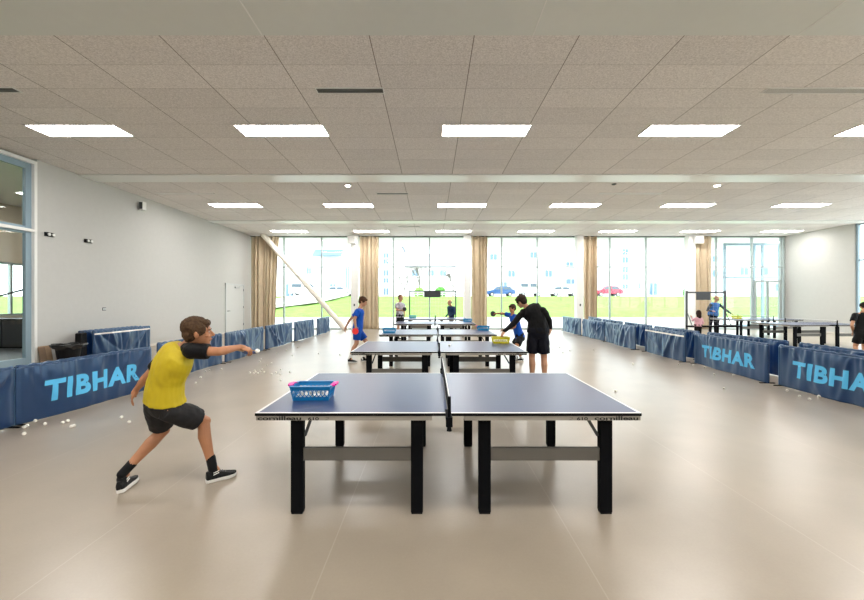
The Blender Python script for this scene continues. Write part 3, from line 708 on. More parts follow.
def hand(bm, w, d, nrm, s, side, curl=0.5, grip=False):
    """palm from the wrist along d; nrm = back-of-hand normal; side = +1 when the thumb lies along d x nrm"""
    d = d.normalized(); nrm = (nrm - d * nrm.dot(d)).normalized(); t = d.cross(nrm).normalized() * side
    capsule(bm, w, w + d * 0.03 * s, 0.026 * s, 0.03 * s, 10)
    ellipsoid(bm, w + d * 0.05 * s, t, d, nrm, 0.040 * s, 0.050 * s, 0.017 * s)
    lens = (0.072, 0.080, 0.074, 0.058)
    for i in range(4):
        off = (1.5 - i) * 0.0205 * s; base = w + d * (0.085 - 0.006 * abs(i - 1.2)) * s + t * off
        ang = curl * (0.9 + 0.12 * i); dd = d + t * (1.5 - i) * 0.09; dd.normalize(); p = base
        rr = (0.0085, 0.0088, 0.0085, 0.0075)[i] * s
        prev = w + d * 0.05 * s + t * off * 0.8
        capsule(bm, prev, base, rr * 1.15, rr * 1.1, 8)
        for k, f in enumerate((0.45, 0.32, 0.23)):
            a = ang * (k + 1) * 0.75
            u = (dd * math.cos(a) - nrm * math.sin(a)).normalized(); q = p + u * lens[i] * f * s
            capsule(bm, p, q, rr * (1.05 - 0.1 * k), rr * (0.97 - 0.1 * k), 8); p = q
    b0 = w + d * 0.025 * s + t * 0.026 * s
    u = (d * 0.75 + t * 0.75 - nrm * (0.35 if not grip else 0.7)).normalized(); b1 = b0 + u * 0.042 * s
    capsule(bm, b0, b1, 0.014 * s, 0.0105 * s, 8)
    u2 = (d * 0.95 + t * (0.25 if not grip else -0.1) - nrm * (0.35 if not grip else 0.9)).normalized(); capsule(bm, b1, b1 + u2 * 0.034 * s, 0.0102 * s, 0.0085 * s, 8)

def torso_st(J, s, t0, t1, grow, n=14, wid=1.0):
    pel, nk = J['pelvis'], J['neck']; mid = J.get('mid', pel.lerp(nk, 0.55))
    hipx = (J['hipR'] - J['hipL']).normalized(); shx = (J['shR'] - J['shL']).normalized()
    prof = [(-0.14, .12, .085), (-0.05, .155, .108), (0.08, .168, .118), (0.22, .152, .108), (0.40, .138, .098), (0.58, .152, .108), (0.74, .168, .114), (0.86, .158, .100), (0.94, .115, .080), (1.0, .068, .062), (1.05, .055, .056)]
    st = []
    for i in range(n + 1):
        t = t0 + (t1 - t0) * i / n
        for (a, b) in zip(prof, prof[1:]):
            if a[0] <= t <= b[0] or b is prof[-1]:
                f = min(1, max(0, (t - a[0]) / (b[0] - a[0]))); w = a[1] + (b[1] - a[1]) * f; dp = a[2] + (b[2] - a[2]) * f; break
        def cen(t): return pel * (1 - t) ** 2 + (mid * 2 - (pel + nk) * 0.5) * 2 * t * (1 - t) + nk * t * t
        c = cen(t); tan = (cen(t + 0.02) - cen(t - 0.02)).normalized()
        x = hipx.lerp(shx, min(1, max(0, t))); x = (x - tan * x.dot(tan)).normalized(); y = tan.cross(x).normalized()
        st.append((c, x, y, w * s * wid + grow, dp * s + grow))
    return st

def person(label, J, s=1.0, skin=None, hair=(0.03, 0.02, 0.014), hair_style='short', shirt=None, sleeve='short', sleeve_mat=None, shorts=None, pants=None, shoe=None, sole=None, sock=None,
           vox=0.006, origin=None, hem=-0.02, wid=1.0, shorts_len=0.72, curlL=0.5, curlR=0.5, vest=None, gripR=False, gripL=False, detail=False, baggy=0.017):
    """J: joints as points of the hall; shirts, shorts, hair and shoes are children of the body's Empty"""
    skin = skin or M_SKIN
    e = empty('person', origin); tag(e, label, 'person', 'people playing in the hall'); O = V(origin)
    def put(name, me, m, smooth=True, parent=None):
        me.transform(Matrix.Translation(-O)); return link(name, me, m, parent or e, smooth)
    up = V((0, 0, 1))
    # ---- body
    bm = NB()
    loft(bm, torso_st(J, s, -0.14, 1.0, 0, wid=wid), 18)
    fwd = J['face'].normalized()
    hx = J.get('headup', up); hx = (hx - fwd * hx.dot(fwd)).normalized(); rt = fwd.cross(hx).normalized()
    hc = J['head']; hs = J.get('hs', s)
    # neck and head
    capsule(bm, J['neck'] - (hc - J['neck']) * 0.1, hc - fwd * 0.01 * hs - hx * 0.04 * hs, 0.056 * s, 0.05 * s, 12)
    ellipsoid(bm, hc + hx * 0.030 * hs - fwd * 0.012 * hs, rt, fwd, hx, 0.076 * hs, 0.095 * hs, 0.088 * hs, 3)
    ellipsoid(bm, hc - hx * 0.028 * hs + fwd * 0.022 * hs, rt, fwd, hx, 0.060 * hs, 0.066 * hs, 0.080 * hs, 3)
    ellipsoid(bm, hc - hx * 0.085 * hs + fwd * 0.058 * hs, rt, fwd, hx, 0.028 * hs, 0.024 * hs, 0.020 * hs)   # chin
    ellipsoid(bm, hc - hx * 0.058 * hs + fwd * 0.078 * hs, rt, fwd, hx, 0.024 * hs, 0.014 * hs, 0.016 * hs)   # mouth mound
    capsule(bm, hc + hx * 0.012 * hs + fwd * 0.082 * hs, hc - hx * 0.022 * hs + fwd * 0.104 * hs, 0.0075 * hs, 0.0125 * hs, 8)   # nose
    ellipsoid(bm, hc - hx * 0.028 * hs + fwd * 0.090 * hs, rt, fwd, hx, 0.018 * hs, 0.012 * hs, 0.009 * hs)
    ellipsoid(bm, hc + hx * 0.026 * hs + fwd * 0.074 * hs, rt, fwd, hx, 0.048 * hs, 0.016 * hs, 0.010 * hs)   # brow
    for sd in (-1, 1):
        ellipsoid(bm, hc + rt * sd * 0.076 * hs - fwd * 0.004 * hs - hx * 0.004 * hs, rt, fwd, hx, 0.012 * hs, 0.020 * hs, 0.032 * hs)   # ear
        ellipsoid(bm, hc + rt * sd * 0.038 * hs + fwd * 0.060 * hs - hx * 0.018 * hs, rt, fwd, hx, 0.024 * hs, 0.022 * hs, 0.020 * hs)   # cheek
    for L in 'LR':
        sh, el, wr, hip, kn, an = (J[k + L] for k in ('sh', 'el', 'wr', 'hip', 'kn', 'an'))
        capsule(bm, J['neck'].lerp(sh, 0.25) - up * 0.02 * s, sh, 0.05 * s, 0.055 * s)
        capsule(bm, sh, el, 0.052 * s, 0.038 * s, 14, mid=[(0.4, 0.047 * s, V((0, 0, 0)))])
        fa = (wr - el)
        capsule(bm, el, wr, 0.038 * s, 0.025 * s, 14, mid=[(0.25, 0.041 * s, V((0, 0, 0))), (0.7, 0.030 * s, V((0, 0, 0)))])
        hd = J.get('hd' + L, fa).normalized(); nrm = J.get('hn' + L, up if abs(hd.z) < 0.8 else V((0, -1, 0)))
        hand(bm, wr, hd, nrm, s, 1 if L == 'L' else -1, J.get('curl' + L, curlL if L == 'L' else curlR), gripR if L == 'R' else gripL)
        capsule(bm, hip, kn, 0.088 * s, 0.056 * s, 16, mid=[(0.35, 0.080 * s, V((0, 0, 0))), (0.75, 0.062 * s, V((0, 0, 0)))])
        ft = J['ft' + L].normalized(); back = -ft
        capsule(bm, kn, an, 0.054 * s, 0.034 * s, 16, mid=[(0.15, 0.054 * s, back * 0.006 * s), (0.32, 0.058 * s, back * 0.016 * s), (0.6, 0.045 * s, back * 0.010 * s)])
        ellipsoid(bm, kn + ft * 0.018 * s, *frame3(kn - hip), 0.045 * s, 0.045 * s, 0.05 * s)
        capsule(bm, an, an + ft * 0.035 * s - up * 0.035 * s, 0.036 * s, 0.03 * s)
    body = put('body', voxel(bm, vox, 4), skin)
    # ---- face
    for sd in (-1, 1):
        bm = NB(); c = hc + rt * sd * 0.031 * hs + fwd * 0.0785 * hs + hx * 0.006 * hs
        ellipsoid(bm, c, rt, fwd, hx, 0.0115 * hs, 0.006 * hs, 0.0052 * hs); me = bpy.data.meshes.new('eye'); bm.to_mesh(me); bm.free(); ey = put('eye', me, M_EYE)
        bm = NB(); ellipsoid(bm, c + fwd * 0.0035 * hs, rt, fwd, hx, 0.005 * hs, 0.0035 * hs, 0.005 * hs); me = bpy.data.meshes.new('iris'); bm.to_mesh(me); bm.free(); put('iris', me, M_IRIS, parent=ey)
        bm = NB(); capsule(bm, c + hx * 0.017 * hs + fwd * 0.008 * hs - rt * sd * 0.014 * hs, c + hx * 0.019 * hs + fwd * 0.0 * hs + rt * sd * 0.016 * hs, 0.0048 * hs, 0.0035 * hs, 8); me = bpy.data.meshes.new('eyebrow'); bm.to_mesh(me); bm.free(); put('eyebrow', me, mat('hair_%d' % int(hair[0] * 1000), hair, 0.6, spec=0.12, noise_amt=0.35, noise_scale=60))
    bm = NB(); ellipsoid(bm, hc - hx * 0.056 * hs + fwd * 0.0895 * hs, rt, fwd, hx, 0.020 * hs, 0.005 * hs, 0.0055 * hs); me = bpy.data.meshes.new('mouth'); bm.to_mesh(me); bm.free(); put('mouth', me, M_LIP)
    # ---- hair
    hm = mat('hair_%d' % int(hair[0] * 1000), hair, 0.6, spec=0.12, noise_amt=0.35, noise_scale=60)
    rnd = random.Random(int(abs(O.x * 100)))
    bm = NB()
    if hair_style == 'bald':
        for sd in (-1, 1):
            ellipsoid(bm, hc + rt * sd * 0.058 * hs - fwd * 0.045 * hs + hx * 0.0 * hs, rt, fwd, hx, 0.024 * hs, 0.048 * hs, 0.038 * hs)
        ellipsoid(bm, hc - fwd * 0.088 * hs - hx * 0.01 * hs, rt, fwd, hx, 0.06 * hs, 0.024 * hs, 0.04 * hs)
    else:
        full = 1.0 if hair_style in ('mop', 'long') else 0.93
        ellipsoid(bm, hc + hx * 0.046 * hs - fwd * 0.026 * hs, rt, fwd, hx, 0.088 * hs * full, 0.100 * hs * full, 0.088 * hs * full, 3)
        ellipsoid(bm, hc + hx * 0.0 * hs - fwd * 0.055 * hs, rt, fwd, hx, 0.078 * hs * full, 0.060 * hs * full, 0.078 * hs * full, 3)
        nt = 150 if detail else 60
        for i in range(nt):
            th = rnd.uniform(-PI, PI); ph = rnd.uniform(0.05, 1.45)
            dr = rt * math.sin(th) * math.sin(ph) + fwd * math.cos(th) * math.sin(ph) + hx * math.cos(ph)
            if math.cos(th) > 0.5 and ph > 1.22: continue
            c0 = hc + hx * 0.036 * hs - fwd * 0.018 * hs
            p = c0 + V(dr) * 0.084 * hs * full
            tang = (dr * 0.12 - hx * (0.25 + 0.75 * math.sin(ph)) + fwd * 0.55 * max(0, math.cos(th)) + rt * rnd.uniform(-.35, .35)).normalized()
            tang = (tang - dr * tang.dot(dr) * 0.85).normalized()
            capsule(bm, p, p + tang * rnd.uniform(0.03, 0.05) * hs, 0.013 * hs, 0.005 * hs, 6)
        if hair_style == 'mop':
            for sd in (-1, 1): ellipsoid(bm, hc + rt * sd * 0.066 * hs + hx * 0.03 * hs + fwd * 0.012 * hs, rt, fwd, hx, 0.022 * hs, 0.05 * hs, 0.05 * hs)
            ellipsoid(bm, hc + hx * 0.074 * hs + fwd * 0.052 * hs, rt, fwd, hx, 0.062 * hs, 0.038 * hs, 0.032 * hs)
        if hair_style == 'long':
            capsule(bm, hc - fwd * 0.06 * hs, hc - fwd * 0.085 * hs - hx * 0.17 * hs, 0.085 * hs, 0.06 * hs, 14)
            for sd in (-1, 1): capsule(bm, hc + rt * sd * 0.07 * hs, hc + rt * sd * 0.06 * hs - fwd * 0.05 * hs - hx * 0.15 * hs, 0.03 * hs, 0.03 * hs, 10)
    put('hair', voxel(bm, 0.006 if not detail else 0.004, 1, (0.004 * hs, 70, 0.4)), hm)
    # ---- shirt
    if shirt:
        bm = NB(); g = baggy * s
        st = torso_st(J, s, hem, 0.985, g, wid=wid)
        c, a, b, ra, rb = st[0]; st[0] = (c, a, b, ra + 0.012 * s, rb + 0.010 * s)
        loft(bm, st, 22)
        smb = bm if sleeve_mat is None else NB()
        for L in 'LR':
            sh, el, wr = J['sh' + L], J['el' + L], J['wr' + L]
            capsule(bm, J['neck'].lerp(sh, 0.3) - up * 0.025 * s, sh, 0.058 * s, 0.066 * s)
            if sleeve == 'short':
                end = sh.lerp(el, 0.62); a, b = frame_of(el - sh); u = (el - sh).normalized()
                loft(smb, [(sh - u * 0.05 * s, a, b, 0.05 * s, 0.05 * s), (sh - u * 0.01 * s, a, b, 0.072 * s, 0.072 * s), (sh.lerp(el, 0.3), a, b, 0.072 * s, 0.072 * s), (end, a, b, 0.071 * s, 0.071 * s)], 16)
            elif sleeve == 'long':
                capsule(smb, sh, el, 0.064 * s, 0.049 * s, 14); capsule(smb, el, wr, 0.050 * s, 0.034 * s, 14)
            else:   # sleeveless
                pass
            if sleeve_mat is not None:
                nk = J['neck'] - up * 0.02 * s
                capsule(smb, nk.lerp(sh, 0.35) + up * 0.006 * s, sh, 0.062 * s, 0.074 * s)
        put('shirt', voxel(bm, max(vox, 0.006), 3, (0.011 * s, 11, 0.6)), shirt)
        if sleeve_mat is not None: put('sleeve', voxel(smb, max(vox, 0.006), 3, (0.004 * s, 20, 0.8)), sleeve_mat)
    if vest:
        bm = NB(); loft(bm, torso_st(J, s, hem - 0.02, 0.97, 0.026 * s, wid=wid), 22)
        for L in 'LR': capsule(bm, J['neck'].lerp(J['sh' + L], 0.3) - up * 0.02 * s, J['neck'].lerp(J['sh' + L], 0.8), 0.064 * s, 0.066 * s)
        put('vest', voxel(bm, 0.008, 3, (0.006 * s, 14, 2.0)), vest)
    # ---- shorts or trousers
    if shorts or pants:
        bm = NB(); st = torso_st(J, s, -0.16, 0.16, 0.018 * s, n=8, wid=wid); loft(bm, st, 20)
        for L in 'LR':
            hip, kn, an = J['hip' + L], J['kn' + L], J['an' + L]
            a, b = frame_of(kn - hip)
            if shorts:
                ball(bm, hip, 0.093 * s, 3)
                loft(bm, [(hip - (kn - hip).normalized() * 0.05 * s, a, b, 0.09 * s, 0.09 * s), (hip, a, b, 0.098 * s, 0.098 * s), (hip.lerp(kn, shorts_len * 0.5), a, b, 0.107 * s, 0.107 * s), (hip.lerp(kn, shorts_len), a, b, 0.104 * s, 0.104 * s)], 20)
            else:
                capsule(bm, hip, kn, 0.098 * s, 0.068 * s, 16); capsule(bm, kn, an + up * 0.01, 0.068 * s, 0.056 * s, 16)
        put('shorts' if shorts else 'trousers', voxel(bm, max(vox, 0.006), 3, (0.008 * s, 13, 0.7)), shorts or pants)
    # ---- shoes
    for L in 'LR':
        an = J['an' + L]; ft = J['ft' + L].normalized(); pitch = J.get('pitch' + L, 0.0); roll = J.get('roll' + L, 0.0)
        sd_ = V((0, 0, 1)).cross(ft).normalized(); fh = V((ft.x, ft.y, 0)).normalized()
        R = Quaternion(fh, roll) @ Quaternion(sd_, pitch)
        f, sdv, u = R @ fh, R @ V((0, 0, 1)).cross(fh), R @ V((0, 0, 1))
        z0 = J.get('fz' + L, 0.0)
        heel = V((an.x, an.y, z0)) - f * 0.055 * s
        def shoe_prof(z, inset):
            pts = []
            for t, w in ((0, .026), (0.04, .035), (0.3, .036), (0.5, .039), (0.72, .046), (0.88, .042), (0.97, .026), (1.0, .010)):
                pts.append((t, w - inset))
            return pts
        bm = NB(); Ls = 0.265 * s
        def slab(bm, lv):
            rings = []
            for z, ins in lv:
                pr = shoe_prof(z, ins); l = []
                for t, w in pr: l.append(heel + f * t * Ls + sdv * w * s + u * z(t) * s)
                for t, w in reversed(pr): l.append(heel + f * t * Ls - sdv * w * s + u * z(t) * s)
                rings.append([bm.verts.new(p) for p in l])
            n = len(rings[0])
            for r0, r1 in zip(rings, rings[1:]):
                for i in range(n): bm.faces.new((r0[i], r0[(i + 1) % n], r1[(i + 1) % n], r1[i]))
            bm.faces.new(rings[0][::-1]); bm.faces.new(rings[-1])
        slab(bm, [(lambda t: 0.002 + 0.012 * max(0, t - 0.8) * 5, 0.002), (lambda t: 0.012 + 0.012 * max(0, t - 0.8) * 5, -0.003), (lambda t: 0.032 + 0.008 * max(0, t - 0.8) * 5, -0.002)])
        me = bpy.data.meshes.new('sole'); bmesh.ops.recalc_face_normals(bm, faces=bm.faces); bm.to_mesh(me); bm.free()
        bm = NB()
        slab(bm, [(lambda t: 0.030, 0.0), (lambda t: 0.055 + 0.010 * (t < 0.5), 0.001), (lambda t: 0.092 - 0.045 * min(1, max(0, (t - 0.3) / 0.55)), 0.012), (lambda t: 0.105 - 0.052 * min(1, max(0, (t - 0.25) / 0.6)), 0.020)])
        capsule(bm, heel + f * 0.06 * s + u * 0.06 * s, heel + f * 0.065 * s + u * 0.108 * s, 0.040 * s, 0.042 * s, 12)
        sh_o = put('shoe', voxel(bm, 0.005, 2), shoe or M_BLACK); put('sole', me, sole or M_WHITE, smooth=False, parent=sh_o)
        if detail:
            bm = NB()
            for k in range(4):
                c = heel + f * (0.10 + 0.022 * k) * s + u * (0.103 - 0.011 * k) * s; bar(bm, c - sdv * 0.024 * s, c + sdv * 0.024 * s, 0.006, 0.006)
            me = bpy.data.meshes.new('laces'); bm.to_mesh(me); bm.free(); put('laces', me, M_DARK, smooth=False, parent=sh_o)
            bm = NB()
            for k in range(2):
                for s2 in (-1, 1):
                    c = heel + f * (0.075 + 0.0 * k) * s + u * (0.075 + 0.018 * k) * s + sdv * s2 * 0.041 * s; bar(bm, c - f * 0.02 * s, c + f * 0.028 * s + u * 0.012 * s, 0.004, 0.006)
            me = bpy.data.meshes.new('stripe'); bm.to_mesh(me); bm.free(); put('stripe', me, M_WHITE, smooth=False, parent=sh_o)
        kn = J['kn' + L]
        if sock:
            bm = NB(); dv = (kn - an).normalized(); capsule(bm, an - dv * 0.02 * s, an + dv * 0.085 * s, 0.041 * s, 0.043 * s, 14); me = bpy.data.meshes.new('sock'); bm.to_mesh(me); bm.free(); put('sock', me, sock)
    return e
def frame3(d):
    a, b = frame_of(d); return a, b, d.normalized()

def bat(center, normal, handle_dir, rub, label, blade_r=0.077):
    e = empty('table_tennis_bat', center); tag(e, label, 'bat', 'table tennis bats')
    n = normal.normalized(); h = handle_dir - n * handle_dir.dot(n); h.normalize(); x = n.cross(h)
    bm = NB(); loft(bm, [(n * -0.003, x, h, blade_r, blade_r * 1.02), (n * 0.003, x, h, blade_r, blade_r * 1.02)], 28); done('blade', bm, mat('bat_wood', (0.5, 0.33, 0.16), 0.5), e)
    for sg, m in ((1, rub[0]), (-1, rub[1])):
        bm = NB(); loft(bm, [(n * sg * 0.003, x, h, blade_r - 0.001, blade_r * 1.01), (n * sg * 0.007, x, h, blade_r - 0.002, blade_r)], 28); done('rubber', bm, m, e)
    bm = NB(); loft(bm, [(h * 0.066, x, n, 0.012, 0.008), (h * 0.09, x, n, 0.014, 0.011), (h * 0.15, x, n, 0.013, 0.010), (h * 0.168, x, n, 0.016, 0.012)], 12); done('handle', bm, MATS['bat_wood'], e, smooth=True)
    return e
M_RED = mat('red_rubber', (0.75, 0.02, 0.015), 0.5); M_BLK = mat('black_rubber', (0.015, 0.015, 0.017), 0.55); M_BLUR = mat('blue_rubber', (0.02, 0.08, 0.35), 0.5)
M_YEL = mat('yellow_jersey', (0.52, 0.395, 0.004), 0.65, noise_amt=0.03, noise_scale=20)
M_JBLK = mat('black_jersey', (0.005, 0.005, 0.006), 0.6, spec=0.15)
M_SHORT = mat('charcoal_shorts', (0.022, 0.022, 0.024), 0.65, spec=0.15, noise_amt=0.15, noise_scale=25)
M_ROYAL = mat('royal_blue_jersey', (0.006, 0.075, 0.42), 0.6, spec=0.15)
M_ROYAL2 = mat('royal_blue_shorts', (0.006, 0.065, 0.38), 0.6, spec=0.15)
M_GREYT = mat('grey_pattern_shirt', (0.42, 0.40, 0.46), 0.7, noise_amt=0.5, noise_scale=12)
M_NAVYJ = mat('navy_jacket', (0.012, 0.035, 0.085), 0.6, spec=0.15)
M_PINKT = mat('pink_top', (0.66, 0.36, 0.42), 0.7)
M_VEST = mat('blue_vest', (0.015, 0.13, 0.42), 0.5)
M_DSLEEVE = mat('dark_sleeve', (0.02, 0.035, 0.055), 0.6)
M_DNAVY = mat('dark_navy_shorts', (0.005, 0.006, 0.012), 0.65, spec=0.15)
M_SHOEBLK = mat('black_shoe', (0.012, 0.012, 0.013), 0.5, spec=0.15)
M_SOLE = mat('white_sole', (0.78, 0.77, 0.74), 0.6)

# --- the boy in yellow
J = dict(pelvis=at(165, 404, 3.25), neck=at(185, 347, 3.22), head=at(198.5, 332.5, 3.23), face=V((0.88, 0.38, 0.02)), headup=V((0.16, 0.0, 1)),
         shR=at(192, 351, 3.13), elR=at(219, 351.5, 3.16), wrR=at(240, 347, 3.34), hdR=V((0.72, 0.3, -0.28)), hnR=V((0.1, -0.35, 0.93)),
         shL=at(166.5, 357, 3.30), elL=at(147.5, 376, 3.33), wrL=at(136, 390, 3.38), hdL=V((-0.36, -0.10, -0.9)), hnL=V((-0.7, -0.5, 0.3)),
         hipR=at(171, 411, 3.20), knR=at(203.5, 421, 3.42), anR=at(212.5, 467, 3.36), ftR=V((0.72, 0.62, 0)),
         hipL=at(156, 405, 3.27), knL=at(163.5, 430, 3.44), anL=at(124, 472, 3.2), ftL=V((-0.2, 0.97, 0)), rollL=-0.2, pitchL=0.0, fzL=0.0, hs=1.04)
J['mid'] = J['pelvis'].lerp(J['neck'], 0.52) + V((-0.045, -0.02, 0.01))
person('boy in a yellow shirt with black sleeves lunging to throw a ball', J, s=0.90, hair=(0.070, 0.040, 0.022), hair_style='mop', shirt=M_YEL, sleeve_mat=M_JBLK, shorts=M_SHORT, shoe=M_SHOEBLK, sole=M_SOLE, sock=M_BLACK,
       vox=0.0042, origin=(-2.2, 3.3, 0), hem=0.05, baggy=0.030, shorts_len=0.80, curlL=0.35, curlR=0.85, gripR=True, detail=True, wid=1.0)
bat(at(249.5, 352, 3.47), V((-0.1, 0.33, 0.93)), V((-0.35, -0.85, 0.3)), (M_BLK, M_BLUR), 'blue bat held edge-on by the boy in yellow', blade_r=0.06)

# --- player in blue, left
d = 9.85
J = dict(pelvis=at(357.5, 330, d), neck=at(360, 308.5, d), head=at(363, 301.8, d), face=V((0.9, -0.1, -0.38)), headup=V((0.3, 0, 1)),
         shR=at(357.5, 311, d - 0.17), elR=at(354.5, 319.5, d - 0.22), wrR=at(355.5, 326, d - 0.2), hdR=V((0.1, -0.1, -1)), hnR=V((-0.6, -0.7, 0)),
         shL=at(359.5, 311, d + 0.16), elL=at(350, 319.5, d + 0.22), wrL=at(345.8, 327, d + 0.2), hdL=V((-0.3, 0, -1)), hnL=V((-0.8, 0.3, 0.2)),
         hipR=at(357.5, 331, d - 0.09), knR=at(356.5, 343.5, d - 0.12), anR=at(350, 357.6, d - 0.12), ftR=V((0.9, -0.3, 0)),
         hipL=at(358.5, 331, d + 0.09), knL=at(366.3, 342, d + 0.12), anL=at(363, 358, d + 0.06), ftL=V((0.95, -0.15, 0)), hs=1.02)
person('young man in royal blue shirt and shorts with a red bat beside the third table', J, s=0.95, skin=M_SKIN2, hair=(0.060, 0.028, 0.014), hair_style='mop', shirt=M_ROYAL, shorts=M_ROYAL2, shoe=M_SHOEBLK, sock=M_WHITE, sole=M_SOLE, vox=0.006, origin=(-1.9, d, 0), gripR=True, curlR=0.8)
bat(at(355.3, 331.2, d - 0.24), V((0.15, -1, 0.1)), V((0.1, 0, 1)), (M_RED, M_BLK), 'red bat held low by the young man in royal blue', blade_r=0.078)

# --- man in black, bending over the yellow basket
d = 7.25
J = dict(pelvis=at(538, 332.5, d), neck=at(528, 307.5, d + 0.12), head=at(521.3, 301.8, d + 0.16), face=V((-0.62, 0.62, -0.42)), headup=V((-0.35, 0.1, 1)),
         shL=at(523, 312.5, d + 0.10), elL=at(513.5, 323.5, d + 0.06), wrL=at(504.6, 331.0, d + 0.02), hdL=V((-0.5, 0.05, -0.8)), hnL=V((-0.75, -0.3, 0.5)),
         shR=at(543, 310.3, d - 0.04), elR=at(549.5, 320.5, d - 0.02), wrR=at(550.3, 328.2, d - 0.02), hdR=V((0.0, 0.05, -1)), hnR=V((0.9, -0.3, 0)),
         hipL=at(533, 334, d + 0.03), knL=at(531.8, 357, d + 0.10), anL=at(532, 380, d), ftL=V((-0.25, 0.95, 0)),
         hipR=at(543, 334, d - 0.03), knR=at(544, 357.5, d + 0.05), anR=at(544.5, 380.5, d - 0.03), ftR=V((0.1, 1, 0)), hs=1.03)
J['mid'] = J['pelvis'].lerp(J['neck'], 0.55) + V((0.05, -0.05, 0.02))
person('man in black long-sleeved shirt and dark shorts bending over the yellow basket', J, s=1.04, skin=M_SKIN2, hair=(0.035, 0.022, 0.015), hair_style='mop', shirt=M_JBLK, sleeve='long', shorts=M_DNAVY, shoe=M_SHOEBLK, sole=M_SOLE, vox=0.006, origin=(1.97, d, 0), wid=1.05, shorts_len=0.80, hem=0.0)

# --- boy in blue behind him, arm stretched with a bat
d = 10.0
J = dict(pelvis=at(520, 337, d + 0.02), neck=at(512.8, 314.5, d), head=at(512.2, 308.6, d - 0.02), face=V((-0.88, -0.35, -0.2)), headup=V((-0.15, 0, 1)),
         shR=at(509.5, 315.2, d + 0.14), elR=at(503.5, 313.6, d + 0.30), wrR=at(497.5, 313.4, d + 0.22), hdR=V((-1, -0.1, 0.0)), hnR=V((0, 0.2, 1)),
         shL=at(517, 316.5, d - 0.14), elL=at(514.5, 327, d - 0.2), wrL=at(505, 329.5, d - 0.2), hdL=V((-1, 0.0, -0.12)), hnL=V((0, 0.0, 1)),
         hipR=at(518.5, 338, d + 0.10), knR=at(513.5, 346, d + 0.16), anR=at(516, 357.3, d + 0.24), ftR=V((-0.9, -0.2, 0)),
         hipL=at(520.5, 338, d - 0.08), knL=at(516, 347, d - 0.22), anL=at(521.5, 358.3, d - 0.06), ftL=V((-0.9, -0.35, 0)), hs=0.92)
person('boy in a royal blue shirt crouching beside the man in black, arm stretched out', J, s=0.88, skin=M_SKIN, hair=(0.045, 0.024, 0.015), hair_style='mop', shirt=M_ROYAL, shorts=M_JBLK, shoe=M_SHOEBLK, sole=M_SOLE, sock=M_WHITE, vox=0.006, origin=(2.15, d, 0), gripR=True, curlR=0.8)
bat(at(493, 313.8, d + 0.2), V((0.3, -1, 0.2)), V((1, 0.1, 0)), (M_BLK, M_RED), 'black bat stretched out by the crouching boy in blue', blade_r=0.075)

# --- boy in the grey patterned shirt
d = 15.45
J = dict(pelvis=at(399.8, 317, d), neck=at(399.8, 302.0, d), head=at(400.7, 298.2, d - 0.02), face=V((0.75, -0.62, -0.12)),
         shR=at(396.5, 304.5, d - 0.08), elR=at(396.5, 310.0, d - 0.14), wrR=at(400.8, 310.3, d - 0.3), hdR=V((0.9, -0.4, 0.05)), hnR=V((0.2, -0.5, 0.8)),
         shL=at(403.2, 304.5, d + 0.06), elL=at(404.4, 309.8, d + 0.02), wrL=at(404.8, 314.5, d - 0.1), hdL=V((0.1, -0.2, -1)), hnL=V((0.9, 0, 0.2)),
         hipR=at(398.5, 318, d - 0.05), knR=at(398.3, 328.5, d - 0.1), anR=at(398.2, 337.4, d), ftR=V((0.7, -0.7, 0)),
         hipL=at(401.5, 318, d + 0.05), knL=at(402.3, 328.5, d), anL=at(402.3, 337.2, d + 0.05), ftL=V((0.8, -0.5, 0)), hs=1.1)
person('boy in a grey patterned shirt and black shorts standing by the far tables', J, s=0.97, skin=M_SKIN2, hair=(0.16, 0.085, 0.04), shirt=M_GREYT, shorts=M_JBLK, shoe=M_SHOEBLK, sole=M_SOLE, vox=0.007, origin=(-1.28, d, 0), gripR=True, curlR=0.8, shorts_len=0.6)
bat(at(404.6, 309.2, d - 0.36), V((0.2, -1, 0.1)), V((-1, 0.1, -0.25)), (M_BLK, M_RED), 'dark bat held at the waist by the boy in grey', blade_r=0.078)

# --- older man in navy jacket
d = 18.32
J = dict(pelvis=at(451.5, 320.5, d), neck=at(451, 306, d), head=at(449.6, 302.7, d - 0.02), face=V((-0.9, -0.3, -0.3)),
         shR=at(448.4, 307.4, d + 0.08), elR=at(448.5, 313.5, d + 0.2), wrR=at(445.6, 316.8, d + 0.12), hdR=V((-1, -0.2, -0.2)), hnR=V((0, 0, 1)),
         shL=at(454.0, 307.6, d - 0.08), elL=at(454.3, 313.8, d - 0.2), wrL=at(449.5, 316.5, d - 0.26), hdL=V((-1, -0.2, -0.3)), hnL=V((0, 0, 1)),
         hipR=at(451, 321, d + 0.08), knR=at(450.6, 328.3, d + 0.08), anR=at(451, 331.8, d + 0.1), ftR=V((-1, -0.2, 0)),
         hipL=at(452, 321, d - 0.08), knL=at(451.8, 328, d - 0.1), anL=at(452, 331.6, d - 0.08), ftL=V((-1, -0.2, 0)), hs=1.16)
for k in ('R', 'L'): J['kn' + k].z = 0.42; J['an' + k].z = 0.09; J['hip' + k].z = 0.74
J['pelvis'].z = 0.78
person('older grey-haired man in a navy jacket behind the farthest centre table', J, s=0.95, skin=M_SKIN2, hair=(0.42, 0.38, 0.33), hair_style='bald', shirt=M_NAVYJ, sleeve='long', pants=M_DNAVY, shoe=M_SHOEBLK, sole=M_SOLE, vox=0.007, origin=(0.92, d, 0), wid=1.3)

